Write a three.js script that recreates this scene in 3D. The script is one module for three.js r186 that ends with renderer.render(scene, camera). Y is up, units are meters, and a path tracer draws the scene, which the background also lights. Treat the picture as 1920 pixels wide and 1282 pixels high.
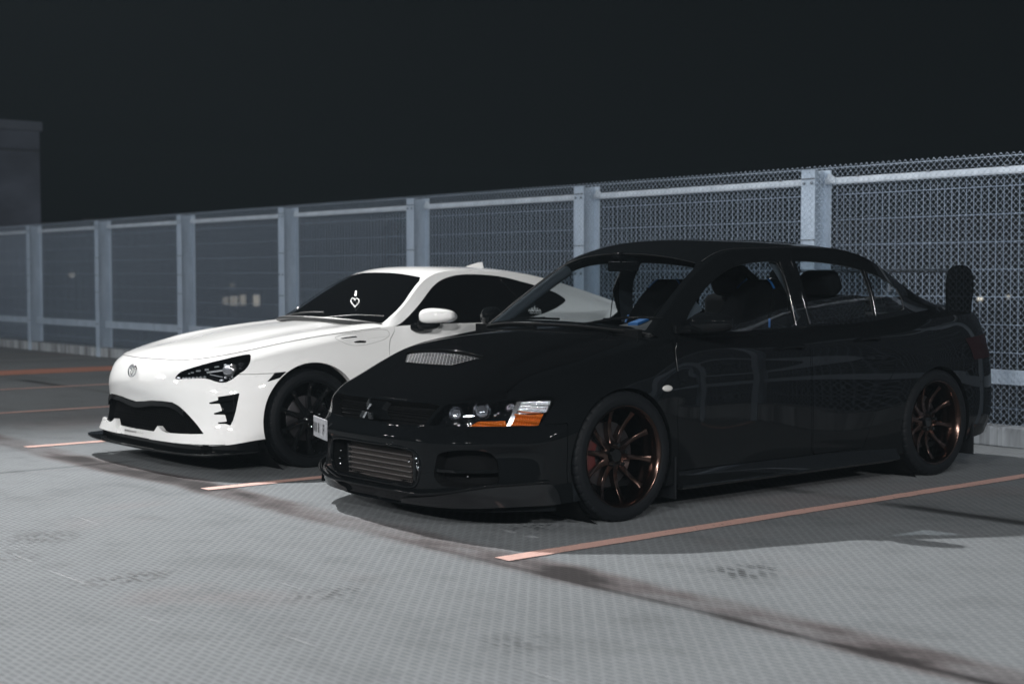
import * as THREE from 'three';
import { RoundedBoxGeometry } from 'three/addons/geometries/RoundedBoxGeometry.js';
import { mergeGeometries } from 'three/addons/utils/BufferGeometryUtils.js';

// ---------------------------------------------------------------- camera, sky, light, exposure
const scene = new THREE.Scene();
const camera = new THREE.PerspectiveCamera(26.246, 1024 / 683, 0.05, 600);
camera.position.set(6.103, 1.2188, 4.975);
camera.up.set(0.0009, 1, -0.0011).normalize();
camera.lookAt(6.103 - 0.77166, 1.2188 - 0.04502, 4.975 - 0.63443);
camera.focus = 7.6;
camera.userData.fStop = 2.4;
const renderer = new THREE.WebGLRenderer({ antialias: true });
renderer.toneMapping = THREE.LinearToneMapping;
renderer.toneMappingExposure = 1;
renderer.shadowMap.enabled = true;
scene.background = new THREE.Color().setRGB(0.0022, 0.0032, 0.0038);      // clear black night, faint blue
scene.fog = new THREE.FogExp2(new THREE.Color().setRGB(0.60, 0.76, 0.86), 0.00078);   // thin haze added to lift the blacks
const moon = new THREE.DirectionalLight(new THREE.Color(0.75, 0.85, 1), 0.012);
moon.position.set(-20, 30, 12); moon.castShadow = true; scene.add(moon);

// ---------------------------------------------------------------- small tools
const V = (x, y, z) => new THREE.Vector3(x, y, z);
const lerp = (a, b, t) => a + (b - a) * t, clamp = (x, a, b) => Math.min(b, Math.max(a, x));
const smooth = (a, b, x) => { const t = clamp((x - a) / (b - a), 0, 1); return t * t * (3 - 2 * t); };
const range = (a, b, n) => Array.from({ length: n + 1 }, (_, i) => a + (b - a) * i / n);
function rng(seed) { let s = seed >>> 0; return () => { s = (s + 0x6d2b79f5) | 0; let t = Math.imul(s ^ (s >>> 15), 1 | s); t = (t + Math.imul(t ^ (t >>> 7), 61 | t)) ^ t; return ((t ^ (t >>> 14)) >>> 0) / 4294967296; }; }
function noise2(seed) {           // smooth value noise, period 256
  const r = rng(seed), tab = Array.from({ length: 65536 }, r);
  const at = (x, y) => tab[((x & 255) << 8) | (y & 255)];
  return (x, y) => { const ix = Math.floor(x), iy = Math.floor(y), fx = x - ix, fy = y - iy, sx = fx * fx * (3 - 2 * fx), sy = fy * fy * (3 - 2 * fy);
    return lerp(lerp(at(ix, iy), at(ix + 1, iy), sx), lerp(at(ix, iy + 1), at(ix + 1, iy + 1), sx), sy); };
}
const used = {};
function numbered(n) { used[n] = (used[n] || 0) + 1; return used[n] === 1 ? n : n + '_' + String(used[n] - 1).padStart(3, '0'); }
function tag(o, label, category, group) { o.userData.label = label; o.userData.category = category; if (group) o.userData.group = group; return o; }
function shade(o) { o.traverse((m) => { if (m.isMesh) { m.castShadow = true; m.receiveShadow = true; } }); return o; }
function thing(name, label, category, pos = [0, 0, 0], group) { const o = new THREE.Group(); o.name = numbered(name); o.position.set(...pos); scene.add(o); return tag(o, label, category, group); }
function part(name, geo, mat, parent) { const m = new THREE.Mesh(geo.isBufferGeometry ? geo : toGeo(geo), mat); m.name = name; m.castShadow = m.receiveShadow = true; if (parent) parent.add(m); return m; }
function struct(name, geo, mat) { const m = part(numbered(name), geo, mat, scene); m.userData.kind = 'structure'; return m; }

// meshes as plain arrays: p positions, n normals, t parameters (u, v), i indices
const mk = () => ({ p: [], n: [], t: [], i: [] });
function toGeo(m) {
  const g = new THREE.BufferGeometry();
  g.setAttribute('position', new THREE.Float32BufferAttribute(m.p, 3));
  g.setAttribute('normal', new THREE.Float32BufferAttribute(m.n, 3));
  g.setAttribute('uv', new THREE.Float32BufferAttribute(m.t, 2));
  g.setIndex(m.i); return g;
}
function join(...ms) {
  const o = mk();
  for (const m of ms.flat(3)) { const b = o.p.length / 3; for (const k of ['p', 'n', 't']) for (let q = 0; q < m[k].length; q++) o[k].push(m[k][q]); for (let q = 0; q < m.i.length; q++) o.i.push(m.i[q] + b); }
  return o;
}
function mirrorX(m) {
  const o = { p: m.p.slice(), n: m.n.slice(), t: m.t.slice(), i: [] };
  for (let k = 0; k < o.p.length; k += 3) { o.p[k] = -o.p[k]; o.n[k] = -o.n[k]; }
  for (let k = 0; k < m.i.length; k += 3) o.i.push(m.i[k], m.i[k + 2], m.i[k + 1]);
  return o;
}
const both = (m) => join(m, mirrorX(m));
function fromGeo(g) {
  const q = g.index ? g : g.clone(), n = q.attributes.position.count;
  return { p: Array.from(q.attributes.position.array), n: Array.from(q.attributes.normal.array), t: q.attributes.uv ? Array.from(q.attributes.uv.array) : new Array(n * 2).fill(0), i: q.index ? Array.from(q.index.array) : range(0, n - 1, n - 1) };
}
function moved(m, f) {             // f(vector) changes a point; normals are made again
  const o = { p: [], n: [], t: m.t.slice(), i: m.i.slice() }, v = V();
  for (let k = 0; k < m.p.length; k += 3) { v.set(m.p[k], m.p[k + 1], m.p[k + 2]); f(v, k / 3); o.p.push(v.x, v.y, v.z); }
  return normals(o);
}
function normals(m) {
  const n = new Array(m.p.length).fill(0), p = m.p;
  for (let k = 0; k < m.i.length; k += 3) {
    const a = m.i[k] * 3, b = m.i[k + 1] * 3, c = m.i[k + 2] * 3;
    const ux = p[b] - p[a], uy = p[b + 1] - p[a + 1], uz = p[b + 2] - p[a + 2], vx = p[c] - p[a], vy = p[c + 1] - p[a + 1], vz = p[c + 2] - p[a + 2];
    const x = uy * vz - uz * vy, y = uz * vx - ux * vz, z = ux * vy - uy * vx;
    for (const j of [a, b, c]) { n[j] += x; n[j + 1] += y; n[j + 2] += z; }
  }
  for (let k = 0; k < n.length; k += 3) { const l = Math.hypot(n[k], n[k + 1], n[k + 2]) || 1; n[k] /= l; n[k + 1] /= l; n[k + 2] /= l; }
  m.n = n; return m;
}
// a surface f(u, v) -> [x, y, z] sampled on a grid; faces look along du x dv
function grid(f, us, vs, { flip = false, seam = true, wrapU = false } = {}) {
  const m = mk(), nv = vs.length;
  for (const u of us) for (const v of vs) { const q = f(u, v); m.p.push(q[0], q[1], q[2]); m.t.push(u, v); }
  for (let a = 0; a + 1 < us.length; a++) for (let b = 0; b + 1 < nv; b++) {
    const i = a * nv + b, j = i + nv;
    if (flip) m.i.push(i, i + 1, j, j, i + 1, j + 1); else m.i.push(i, j, i + 1, j, j + 1, i + 1);
  }
  normals(m);
  if (wrapU) for (let b = 0; b < nv; b++) { const i = b * 3, j = ((us.length - 1) * nv + b) * 3; for (let c = 0; c < 3; c++) { const s = m.n[i + c] + m.n[j + c]; m.n[i + c] = m.n[j + c] = s; } }
  if (seam) for (let k = 0; k < m.p.length; k += 3) if (Math.abs(m.p[k]) < 1e-5) m.n[k] = 0;
  return m;
}
// keep what has f(x, y, z, u, v) >= 0; the cut edges come back in .cut as pairs of vertices
function clip(m, f) {
  const N = m.p.length / 3, d = new Float64Array(N), o = mk(), map = new Int32Array(N).fill(-1), edge = new Map(); o.cut = [];
  for (let k = 0; k < N; k++) { d[k] = f(m.p[k * 3], m.p[k * 3 + 1], m.p[k * 3 + 2], m.t[k * 2], m.t[k * 2 + 1]); if (Math.abs(d[k]) < 1e-7) d[k] = 1e-7; }
  const keep = (k) => { if (map[k] < 0) { map[k] = o.p.length / 3; for (let c = 0; c < 3; c++) { o.p.push(m.p[k * 3 + c]); o.n.push(m.n[k * 3 + c]); } o.t.push(m.t[k * 2], m.t[k * 2 + 1]); } return map[k]; };
  const cross = (a, b) => {
    const key = a < b ? a * N + b : b * N + a; if (edge.has(key)) return edge.get(key);
    const s = d[a] / (d[a] - d[b]), at = o.p.length / 3;
    for (let c = 0; c < 3; c++) { o.p.push(lerp(m.p[a * 3 + c], m.p[b * 3 + c], s)); o.n.push(lerp(m.n[a * 3 + c], m.n[b * 3 + c], s)); }
    o.t.push(lerp(m.t[a * 2], m.t[b * 2], s), lerp(m.t[a * 2 + 1], m.t[b * 2 + 1], s));
    edge.set(key, at); return at;
  };
  for (let k = 0; k < m.i.length; k += 3) {
    const tri = [m.i[k], m.i[k + 1], m.i[k + 2]], inside = tri.filter((q) => d[q] > 0).length;
    if (inside === 3) o.i.push(keep(tri[0]), keep(tri[1]), keep(tri[2]));
    else if (inside) {
      const out = [], cuts = [];
      for (let e = 0; e < 3; e++) { const a = tri[e], b = tri[(e + 1) % 3]; if (d[a] > 0) out.push(keep(a)); if ((d[a] > 0) !== (d[b] > 0)) { const c = cross(a, b); out.push(c); cuts.push([c, d[a] > 0]); } }
      for (let e = 2; e < out.length; e++) o.i.push(out[0], out[e - 1], out[e]);
      const p1 = cuts.find((c) => c[1])[0], p2 = cuts.find((c) => !c[1])[0]; if (p1 !== p2) o.cut.push([p1, p2]);
    }
  }
  if (m.cut) { /* earlier cut edges are dropped on purpose */ }
  return o;
}
// a wall along the cut edges: each vertex goes to dir(x, y, z, nx, ny, nz)
function rim(m, dir) {
  const o = mk();
  for (const [a, b] of m.cut) {
    const q = [a, b].map((k) => [m.p[k * 3], m.p[k * 3 + 1], m.p[k * 3 + 2], m.n[k * 3], m.n[k * 3 + 1], m.n[k * 3 + 2]]), e = q.map((w) => dir(...w));
    const s = o.p.length / 3; o.p.push(...q[0].slice(0, 3), ...q[1].slice(0, 3), ...e[0], ...e[1]); for (let c = 0; c < 4; c++) o.t.push(0, 0);
    o.i.push(s, s + 2, s + 1, s + 1, s + 2, s + 3);
  }
  return normals(o);
}
const inward = (k) => (x, y, z, a, b, c) => [x - a * k, y - b * k, z - c * k];
const toward = (dx, dy, dz) => (x, y, z) => [x + dx, y + dy, z + dz];
const offset = (m, k) => { const o = { p: m.p.slice(), n: m.n, t: m.t, i: m.i, cut: m.cut }; for (let q = 0; q < o.p.length; q++) o.p[q] += m.n[q] * k; return o; };
// signed distance to a polygon, inside positive
function inPoly(poly) {
  const n = poly.length;
  return (x, y) => {
    let d = 1e9, inside = false;
    for (let i = 0, j = n - 1; i < n; j = i++) {
      const [ax, ay] = poly[i], [bx, by] = poly[j], ex = bx - ax, ey = by - ay, wx = x - ax, wy = y - ay, s = clamp((wx * ex + wy * ey) / (ex * ex + ey * ey || 1), 0, 1);
      d = Math.min(d, Math.hypot(wx - ex * s, wy - ey * s));
      if ((ay > y) !== (by > y) && x < (bx - ax) * (y - ay) / (by - ay) + ax) inside = !inside;
    }
    return inside ? d : -d;
  };
}
function curvy(pts, closed = true, n = 6) {      // a polygon through rounded corners: Catmull-Rom in the plane
  const c = new THREE.CatmullRomCurve3(pts.map((q) => V(q[0], q[1], 0)), closed, 'centripetal');
  return c.getPoints(pts.length * n).slice(0, closed ? -1 : undefined).map((q) => [q.x, q.y]);
}
// natural cubic spline through (t, y)
function spline(t, y) {
  const n = t.length, m = new Float64Array(n), c = new Float64Array(n), e = new Float64Array(n);
  for (let i = 1; i < n - 1; i++) { const h0 = t[i] - t[i - 1], h1 = t[i + 1] - t[i], q = 2 * (h0 + h1) - h0 * c[i - 1]; c[i] = h1 / q; e[i] = (6 * ((y[i + 1] - y[i]) / h1 - (y[i] - y[i - 1]) / h0) - h0 * e[i - 1]) / q; }
  for (let i = n - 2; i > 0; i--) m[i] = e[i] - c[i] * m[i + 1];
  return (x) => {
    let i = 0; while (i < n - 2 && x > t[i + 1]) i++;
    const h = t[i + 1] - t[i], a = (t[i + 1] - x) / h, b = (x - t[i]) / h;
    return a * y[i] + b * y[i + 1] + ((a * a * a - a) * m[i] + (b * b * b - b) * m[i + 1]) * h * h / 6;
  };
}
const spline3 = (t, pts) => { const s = [0, 1, 2].map((c) => spline(t, pts.map((q) => q[c]))); return (x) => s.map((f) => f(x)); };
// monotone-ish spline across few rows (finite-difference tangents, no wild swings)
function hermite(t, y) {
  const n = t.length, g = []; for (let i = 0; i < n - 1; i++) g.push((y[i + 1] - y[i]) / (t[i + 1] - t[i]));
  const k = y.map((_, i) => { if (i === 0) return g[0]; if (i === n - 1) return g[n - 2]; const h0 = t[i] - t[i - 1], h1 = t[i + 1] - t[i]; return (g[i - 1] * h1 + g[i] * h0) / (h0 + h1); });
  return (x) => { let i = 0; while (i < n - 2 && x > t[i + 1]) i++; const h = t[i + 1] - t[i], s = (x - t[i]) / h, s2 = s * s, s3 = s2 * s; return (2 * s3 - 3 * s2 + 1) * y[i] + (s3 - 2 * s2 + s) * h * k[i] + (-2 * s3 + 3 * s2) * y[i + 1] + (s3 - s2) * h * k[i + 1]; };
}
// net[row][station] of points: rows run from the front centre round the side to the rear centre
function netSurface(net) {
  const R = net.length, S = net[0].length, us = [0], vs = [0];
  for (let s = 1; s < S; s++) { let d = 0; for (const row of net) d += Math.hypot(row[s][0] - row[s - 1][0], row[s][1] - row[s - 1][1], row[s][2] - row[s - 1][2]); us.push(us[s - 1] + d / R); }
  for (let r = 1; r < R; r++) { let d = 0; for (let s = 0; s < S; s++) d += Math.hypot(...[0, 1, 2].map((c) => net[r][s][c] - net[r - 1][s][c])); vs.push(vs[r - 1] + d / S); }
  const rows = net.map((row) => spline3(us, row));
  const last = { u: NaN, f: null };
  const f = (u, v) => { if (u !== last.u) { const pts = rows.map((q) => q(u)); last.u = u; last.f = [0, 1, 2].map((c) => hermite(vs, pts.map((q) => q[c]))); } return last.f.map((g) => g(v)); };
  return { f, us, vs, row: (r, u) => rows[r](u) };
}
function box(w, h, d, x = 0, y = 0, z = 0, r = 0) { const g = r ? new RoundedBoxGeometry(w, h, d, 2, r) : new THREE.BoxGeometry(w, h, d); return fromGeo(g.translate(x, y, z)); }
function tube(pts, r, { seg = 0, sides = 6, closed = false } = {}) { const c = new THREE.CatmullRomCurve3(pts.map((q) => (q.isVector3 ? q : V(...q))), closed, 'centripetal'); return fromGeo(new THREE.TubeGeometry(c, seg || pts.length * 6, r, sides, closed)); }
function put(m, { at = [0, 0, 0], rot = [0, 0, 0], scale = 1 }) {
  const M = new THREE.Matrix4().compose(V(...at), new THREE.Quaternion().setFromEuler(new THREE.Euler(...rot)), Array.isArray(scale) ? V(...scale) : V(scale, scale, scale)), N = new THREE.Matrix3().getNormalMatrix(M), v = V(), o = { p: [], n: [], t: m.t.slice(), i: m.i.slice() };
  for (let k = 0; k < m.p.length; k += 3) { v.set(m.p[k], m.p[k + 1], m.p[k + 2]).applyMatrix4(M); o.p.push(v.x, v.y, v.z); v.set(m.n[k], m.n[k + 1], m.n[k + 2]).applyMatrix3(N).normalize(); o.n.push(v.x, v.y, v.z); }
  return o;
}
function lathe(profile, n = 64, axis = 'x') {       // profile [[offset along the axis, radius], ...]
  const us = range(0, Math.PI * 2, n), vs = range(0, profile.length - 1, profile.length - 1);
  return grid((a, k) => { const [x, r] = profile[Math.round(k)]; return axis === 'x' ? [x, r * Math.cos(a), r * Math.sin(a)] : axis === 'y' ? [r * Math.cos(a), x, -r * Math.sin(a)] : [r * Math.cos(a), r * Math.sin(a), x]; }, us, vs, { seam: false, wrapU: true });
}
function skin(rings, { caps = true, closed = true } = {}) {    // quads between rings of points
  const o = mk(), n = rings[0].length;
  for (const r of rings) for (const q of r) { o.p.push(...q); o.t.push(0, 0); }
  for (let a = 0; a + 1 < rings.length; a++) for (let b = 0; b < (closed ? n : n - 1); b++) { const i = a * n + b, j = a * n + (b + 1) % n; o.i.push(i, j, i + n, j, j + n, i + n); }
  if (caps) for (const [k, back] of [[0, true], [rings.length - 1, false]]) for (let b = 1; b + 1 < n; b++) o.i.push(k * n, k * n + (back ? b + 1 : b), k * n + (back ? b : b + 1));
  return crease(o);
}
function crease(m, deg = 40) {      // flat corners where faces meet sharply
  const g = new THREE.BufferGeometry(); g.setAttribute('position', new THREE.Float32BufferAttribute(m.p, 3)); g.setIndex(m.i);
  const q = g.toNonIndexed(), p = q.attributes.position.array, fn = [], by = new Map(), o = mk(), lim = Math.cos(deg * Math.PI / 180);
  for (let k = 0; k < p.length; k += 9) { const a = V(p[k + 3] - p[k], p[k + 4] - p[k + 1], p[k + 5] - p[k + 2]).cross(V(p[k + 6] - p[k], p[k + 7] - p[k + 1], p[k + 8] - p[k + 2])); fn.push(a); for (let c = 0; c < 3; c++) { const key = [0, 1, 2].map((d) => Math.round(p[k + c * 3 + d] * 2e4)).join(); if (!by.has(key)) by.set(key, []); by.get(key).push(k / 9); } }
  const un = fn.map((a) => a.clone().normalize());
  for (let k = 0; k < p.length; k += 9) for (let c = 0; c < 3; c++) { const key = [0, 1, 2].map((d) => Math.round(p[k + c * 3 + d] * 2e4)).join(), s = V(); for (const f of by.get(key)) if (un[f].dot(un[k / 9]) > lim) s.add(fn[f]); s.normalize(); o.p.push(p[k + c * 3], p[k + c * 3 + 1], p[k + c * 3 + 2]); o.n.push(s.x, s.y, s.z); o.t.push(0, 0); o.i.push(o.i.length); }
  return o;
}
// ---------------------------------------------------------------- materials
const lin = (r, g, b) => new THREE.Color().setRGB(r, g, b);
const std = (c, rough = 0.6, metal = 0, more = {}) => new THREE.MeshStandardMaterial({ color: lin(...c), roughness: rough, metalness: metal, side: THREE.DoubleSide, ...more });
const phys = (c, rough, more = {}) => new THREE.MeshPhysicalMaterial({ color: lin(...c), roughness: rough, side: THREE.DoubleSide, ...more });
function dataTex(n, m, fn, { srgb = false, ch = 4 } = {}) {
  const d = new Uint8Array(n * m * 4);
  for (let y = 0; y < m; y++) for (let x = 0; x < n; x++) { const q = fn(x, y), k = (y * n + x) * 4; if (Array.isArray(q)) { d[k] = clamp(q[0], 0, 255); d[k + 1] = clamp(q[1], 0, 255); d[k + 2] = clamp(q[2], 0, 255); d[k + 3] = q[3] === undefined ? 255 : clamp(q[3], 0, 255); } else { d[k] = d[k + 1] = d[k + 2] = clamp(q, 0, 255); d[k + 3] = 255; } }
  const t = new THREE.DataTexture(d, n, m, THREE.RGBAFormat); t.wrapS = t.wrapT = THREE.RepeatWrapping; t.magFilter = THREE.LinearFilter; t.minFilter = THREE.LinearMipmapLinearFilter; if (srgb) t.colorSpace = THREE.SRGBColorSpace; t.needsUpdate = true; return t;
}
function paintTex(w, h, draw, srgb = true) { const c = document.createElement('canvas'); c.width = w; c.height = h; draw(c.getContext('2d'), w, h); const t = new THREE.CanvasTexture(c); if (srgb) t.colorSpace = THREE.SRGBColorSpace; return t; }
const M = {
  white: phys([0.79, 0.80, 0.795], 0.5, { specularIntensity: 0.3, clearcoat: 1, clearcoatRoughness: 0.05 }),
  black: phys([0.0036, 0.0044, 0.0051], 0.6, { specularIntensity: 0, clearcoat: 0.36, clearcoatRoughness: 0.015 }),
  trim: std([0.008, 0.009, 0.010], 0.4), gloss: phys([0.0040, 0.0047, 0.0053], 0.6, { specularIntensity: 0, clearcoat: 0.5, clearcoatRoughness: 0.03 }),
  dark: phys([0.004, 0.0045, 0.005], 0.9, { specularIntensity: 0.1 }), silver: std([0.55, 0.56, 0.57], 0.28, 0.7), rubber: phys([0.0052, 0.0064, 0.0078], 0.6, { specularIntensity: 0.22 }), chrome: std([0.75, 0.76, 0.78], 0.12, 1),
  tint: phys([0.003, 0.0034, 0.004], 0.03, { specularIntensity: 0.8 }),
  bronze: std([0.095, 0.062, 0.052], 0.2, 1), steel: std([0.06, 0.06, 0.065], 0.45, 0.8), red: std([0.055, 0.005, 0.004], 0.55),
  glass: phys([0.76, 0.80, 0.82], 0.02, { transmission: 1, thickness: 0, ior: 1.45 }), lens: phys([0.95, 0.97, 1], 0.03, { transmission: 1, thickness: 0, ior: 1.45 }),
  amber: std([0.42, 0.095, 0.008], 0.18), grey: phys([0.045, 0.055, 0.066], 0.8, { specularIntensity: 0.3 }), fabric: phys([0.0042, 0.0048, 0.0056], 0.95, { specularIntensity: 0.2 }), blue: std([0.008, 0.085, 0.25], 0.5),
};
// ---------------------------------------------------------------- the deck: stamped floor, stains, painted lines
const nz = noise2(11), nz2 = noise2(29);
const fbm = (x, y) => 0.5 * nz(x, y) + 0.25 * nz(x * 2.03 + 17, y * 2.03) + 0.15 * nz(x * 4.1, y * 4.1 + 9) + 0.1 * nz(x * 8.3 + 3, y * 8.3);
const CELL = 0.062, ROW = 0.0268, TILE = [ROW * 16, CELL * 7];     // pressed floor: rows of short pits along x, every other row shifted
function stud(z, x) {           // height of the pressed floor, 0 (pit) .. 1 (top)
  const row = Math.floor(z / ROW), a = ((x / CELL + (row & 1) * 0.5) % 1 + 1) % 1, b = z / ROW - row;
  const da = Math.abs(a - 0.5) / 0.40, db = Math.abs(b - 0.5) / 0.30, d = Math.pow(Math.pow(da, 3) + Math.pow(db, 3), 1 / 3);
  return smooth(0.72, 1.22, d);
}
const floorN = 512, floorRnd = noise2(5);
const floorBump = dataTex(floorN, floorN, (x, y) => 255 * (0.15 + 0.7 * stud((x + 0.5) / floorN * TILE[0], (y + 0.5) / floorN * TILE[1]) + 0.15 * floorRnd(x * 0.5, y * 0.5)));
const floorMap = dataTex(floorN, floorN, (x, y) => { const s = stud((x + 0.5) / floorN * TILE[0], (y + 0.5) / floorN * TILE[1]), g = 0.87 + 0.13 * s + 0.10 * (floorRnd(x * 0.4 + 40, y * 0.4) - 0.5) + 0.08 * (floorRnd(x * 0.07, y * 0.07 + 60) - 0.5); return [250 * g, 252 * g, 254 * g]; }, { srgb: true });
for (const t of [floorBump, floorMap]) t.repeat.set(1 / TILE[0], 1 / TILE[1]);
const streak = (a, c, w) => Math.exp(-Math.pow((a - c) / w, 2));
function dirt(x, z) {           // dirt on the floor, 0 .. 1, its browning in [1]
  const n = fbm(x * 1.3 + 40, z * 3.1 + 40), n2 = fbm(x * 5 + 90, z * 7 + 10), wob = (fbm(x * 0.7 + 20, 5) - 0.5) * 0.16;
  let d = 0, br = 0;
  const band = smooth(0.18, 0.05, Math.abs(z - 1.02 - wob)) * (0.42 + 0.9 * smooth(0.30, 0.62, n)) * (0.7 + 0.6 * n2);   // washed-up dirt along the first seam
  d += band * 0.56; br += band * 1.25;
  d += streak(z, 1.105 + wob * 0.5, 0.022) * (0.15 + 0.9 * smooth(0.2, 2.6, x)) * (0.55 + 0.8 * n2) * 0.55;
  d += smooth(0.10, 0.02, Math.abs(z + 1.52 - wob * 0.4)) * (0.25 + 0.9 * smooth(0.3, 0.6, fbm(x * 1.9 + 7, 3))) * 0.62;     // the second seam, under the cars
  const far = smooth(-9, -14, x); d += far * smooth(0.25, 0.05, Math.abs(z + 1.75)) * 0.3;
  d += streak(x, -2.93 + (fbm(z * 1.4, 4) - 0.5) * 0.06, 0.028) * (0.4 + 0.8 * n2) * 0.6 * smooth(0.6, 0.9, z);          // a joint square to it
  d += streak(x, 3.9, 0.02) * 0.35 * smooth(2, 1, z);
  d += 0.12 * smooth(0.52, 0.85, fbm(x * 0.55 + 70, z * 0.55 + 30)) + 0.13 * smooth(0.5, 0.8, n2);
  br += 0.5 * smooth(0.6, 0.85, fbm(x * 0.9 + 5, z * 0.9 + 77));
  return [clamp(d, 0, 0.85), clamp(br, 0, 1)];
}
function floorMesh() {
  const steps = (marks) => { const o = []; for (let k = 0; k + 1 < marks.length; k++) { const [a, s] = marks[k], b = marks[k + 1][0], n = Math.max(1, Math.round((b - a) / s)); for (let q = 0; q < n; q++) o.push(lerp(a, b, q / n)); } o.push(marks[marks.length - 1][0]); return o; };
  const xs = steps([[-90, 8], [-26, 1], [-17, 0.25], [-8, 0.06], [-4, 0.04], [4.6, 0.1], [7, 1], [20, 8], [60]]), zs = steps([[-4.9, 0.1], [-2.2, 0.06], [0.6, 0.022], [1.4, 0.06], [3.6, 0.12], [6, 1], [14, 5], [70]]);
  const m = grid((x, z) => [x, 0, z], xs, zs, { flip: true, seam: false }), g = toGeo(m), col = [], uv = [];
  for (let k = 0; k < m.p.length; k += 3) { const x = m.p[k], z = m.p[k + 2], [d, b] = dirt(x, z), f = 1 - d; uv.push(z, x); col.push(f * lerp(1, 1.10, b), f * lerp(1, 0.925, b), f * lerp(1, 0.90, b)); }
  g.setAttribute('uv', new THREE.Float32BufferAttribute(uv, 2)); g.setAttribute('color', new THREE.Float32BufferAttribute(col, 3)); return g;
}
const floorMat = new THREE.MeshPhysicalMaterial({ specularIntensity: 0.2, color: lin(0.206, 0.220, 0.228), map: floorMap, bumpMap: floorBump, bumpScale: 0.0009, roughness: 0.85, vertexColors: true });
const ground = struct('ground', floorMesh(), floorMat);
// dark, dirt-filled joints where oil dripped; short pale scratches
const blotTex = (seed, dense) => { const f = noise2(seed); return dataTex(256, 256, (x, y) => { const u = x / 255 - 0.5, v = y / 255 - 0.5, e = smooth(0.5, 0.1, Math.hypot(u, v)) * dense, z = x / 255 * ROW * 18, q = y / 255 * CELL * 7, pit = 1 - stud(z, q); const row = Math.floor(z / ROW), a = Math.floor(q / CELL + (row & 1) * 0.5); return [20, 20, 22, 255 * clamp(e * pit * smooth(0.35, 0.6, f(a * 3.7 + 9, row * 2.3 + 4)) * 0.5, 0, 1)]; }, {}); };
function sheet(name, x, z, lx, lz, mat, y = 0.004, turn = 0) { const m = put(fromGeo(new THREE.PlaneGeometry(lz, lx)), { rot: [-Math.PI / 2, 0, 0] }); const s = part(name, put(m, { rot: [0, Math.PI / 2 + turn, 0] }), mat, ground); s.position.set(x, y, z); s.castShadow = false; return s; }
[[2.08, 0.43, 0.42, 0.55, 3, 1.1], [0.585, 2.45, 0.3, 0.62, 8, 1.3], [-0.55, 2.35, 0.45, 0.5, 21, 1], [1.35, 2.0, 0.3, 0.5, 33, 1], [0.72, 0.42, 0.3, 0.5, 41, 1.2], [-0.2, 2.75, 0.5, 0.7, 51, 0.7], [2.4, 1.9, 0.4, 0.4, 61, 0.7], [-3.2, 1.9, 0.5, 0.6, 71, 0.8]].forEach(([x, z, lx, lz, seed, k]) => {
  const t = blotTex(seed, k); t.wrapS = t.wrapT = THREE.ClampToEdgeWrapping;
  sheet('floor_stain', x, z, lx, lz, new THREE.MeshStandardMaterial({ map: t, color: lin(0.05, 0.05, 0.055), transparent: true, roughness: 0.7 }), 0.004);
});
const scratchTex = dataTex(128, 16, (x, y) => [255, 255, 255, 90 * smooth(0, 0.25, x / 127) * smooth(1, 0.6, x / 127) * Math.exp(-Math.pow((y - 7.5) / 3, 2))]);
[[-0.62, 2.62, 0.34, 1.56], [0.42, 2.63, 0.5, 1.59], [-0.1, 2.62, 0.3, 1.57], [1.12, 2.02, 0.3, 1.5], [1.9, 2.45, 0.3, 1.62], [-0.9, 2.0, 0.4, 1.5], [2.75, 2.1, 0.25, 1.6], [1.3, 2.7, 0.22, 1.6]].forEach(([x, z, l, turn]) => sheet('floor_scratch', x, z, 0.016, l, new THREE.MeshStandardMaterial({ map: scratchTex, color: lin(0.52, 0.54, 0.55), transparent: true, roughness: 0.6 }), 0.005, turn));
// bay lines: worn salmon paint, 2.70 m apart
const wornTex = (seed) => { const f = noise2(seed); return dataTex(64, 1024, (x, y) => { const e = Math.min(x, 63 - x) / 63, s = stud(y / 1024 * 5.24, x / 63 * 0.115), n = 0.6 * f(x * 0.12, y * 0.05) + 0.4 * f(x * 0.5, y * 0.4), g = 0.88 + 0.12 * n + 0.1 * s; return [252 * g, 252 * g, 252 * g, 255 * smooth(0.02, 0.09, e + (n - 0.5) * 0.10) * smooth(0.10, 0.26, n + 0.25 * s + 0.03)]; }); };
for (let k = -3; k < 7; k++) {
  const wide = k === 5, x = wide ? -12.26 : 1.2433 - k * 2.7012, z0 = 1.04, z1 = -4.2, w = wide ? 1.0 : k === 6 ? 0.09 : 0.115, t = wornTex(100 + k);
  const geo = put(fromGeo(new THREE.PlaneGeometry(w, z0 - z1)), { rot: [-Math.PI / 2, 0, 0] }), l = part('parking_line', geo, new THREE.MeshStandardMaterial({ map: t, transparent: true, color: wide ? lin(0.45, 0.20, 0.14) : k === 6 ? lin(0.3, 0.3, 0.3) : lin(0.64, 0.40, 0.345), roughness: 0.65, bumpMap: floorBump, bumpScale: 0.0006 }), ground);
  l.position.set(x, 0.004, (z0 + z1) / 2); l.castShadow = false;
}
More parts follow.
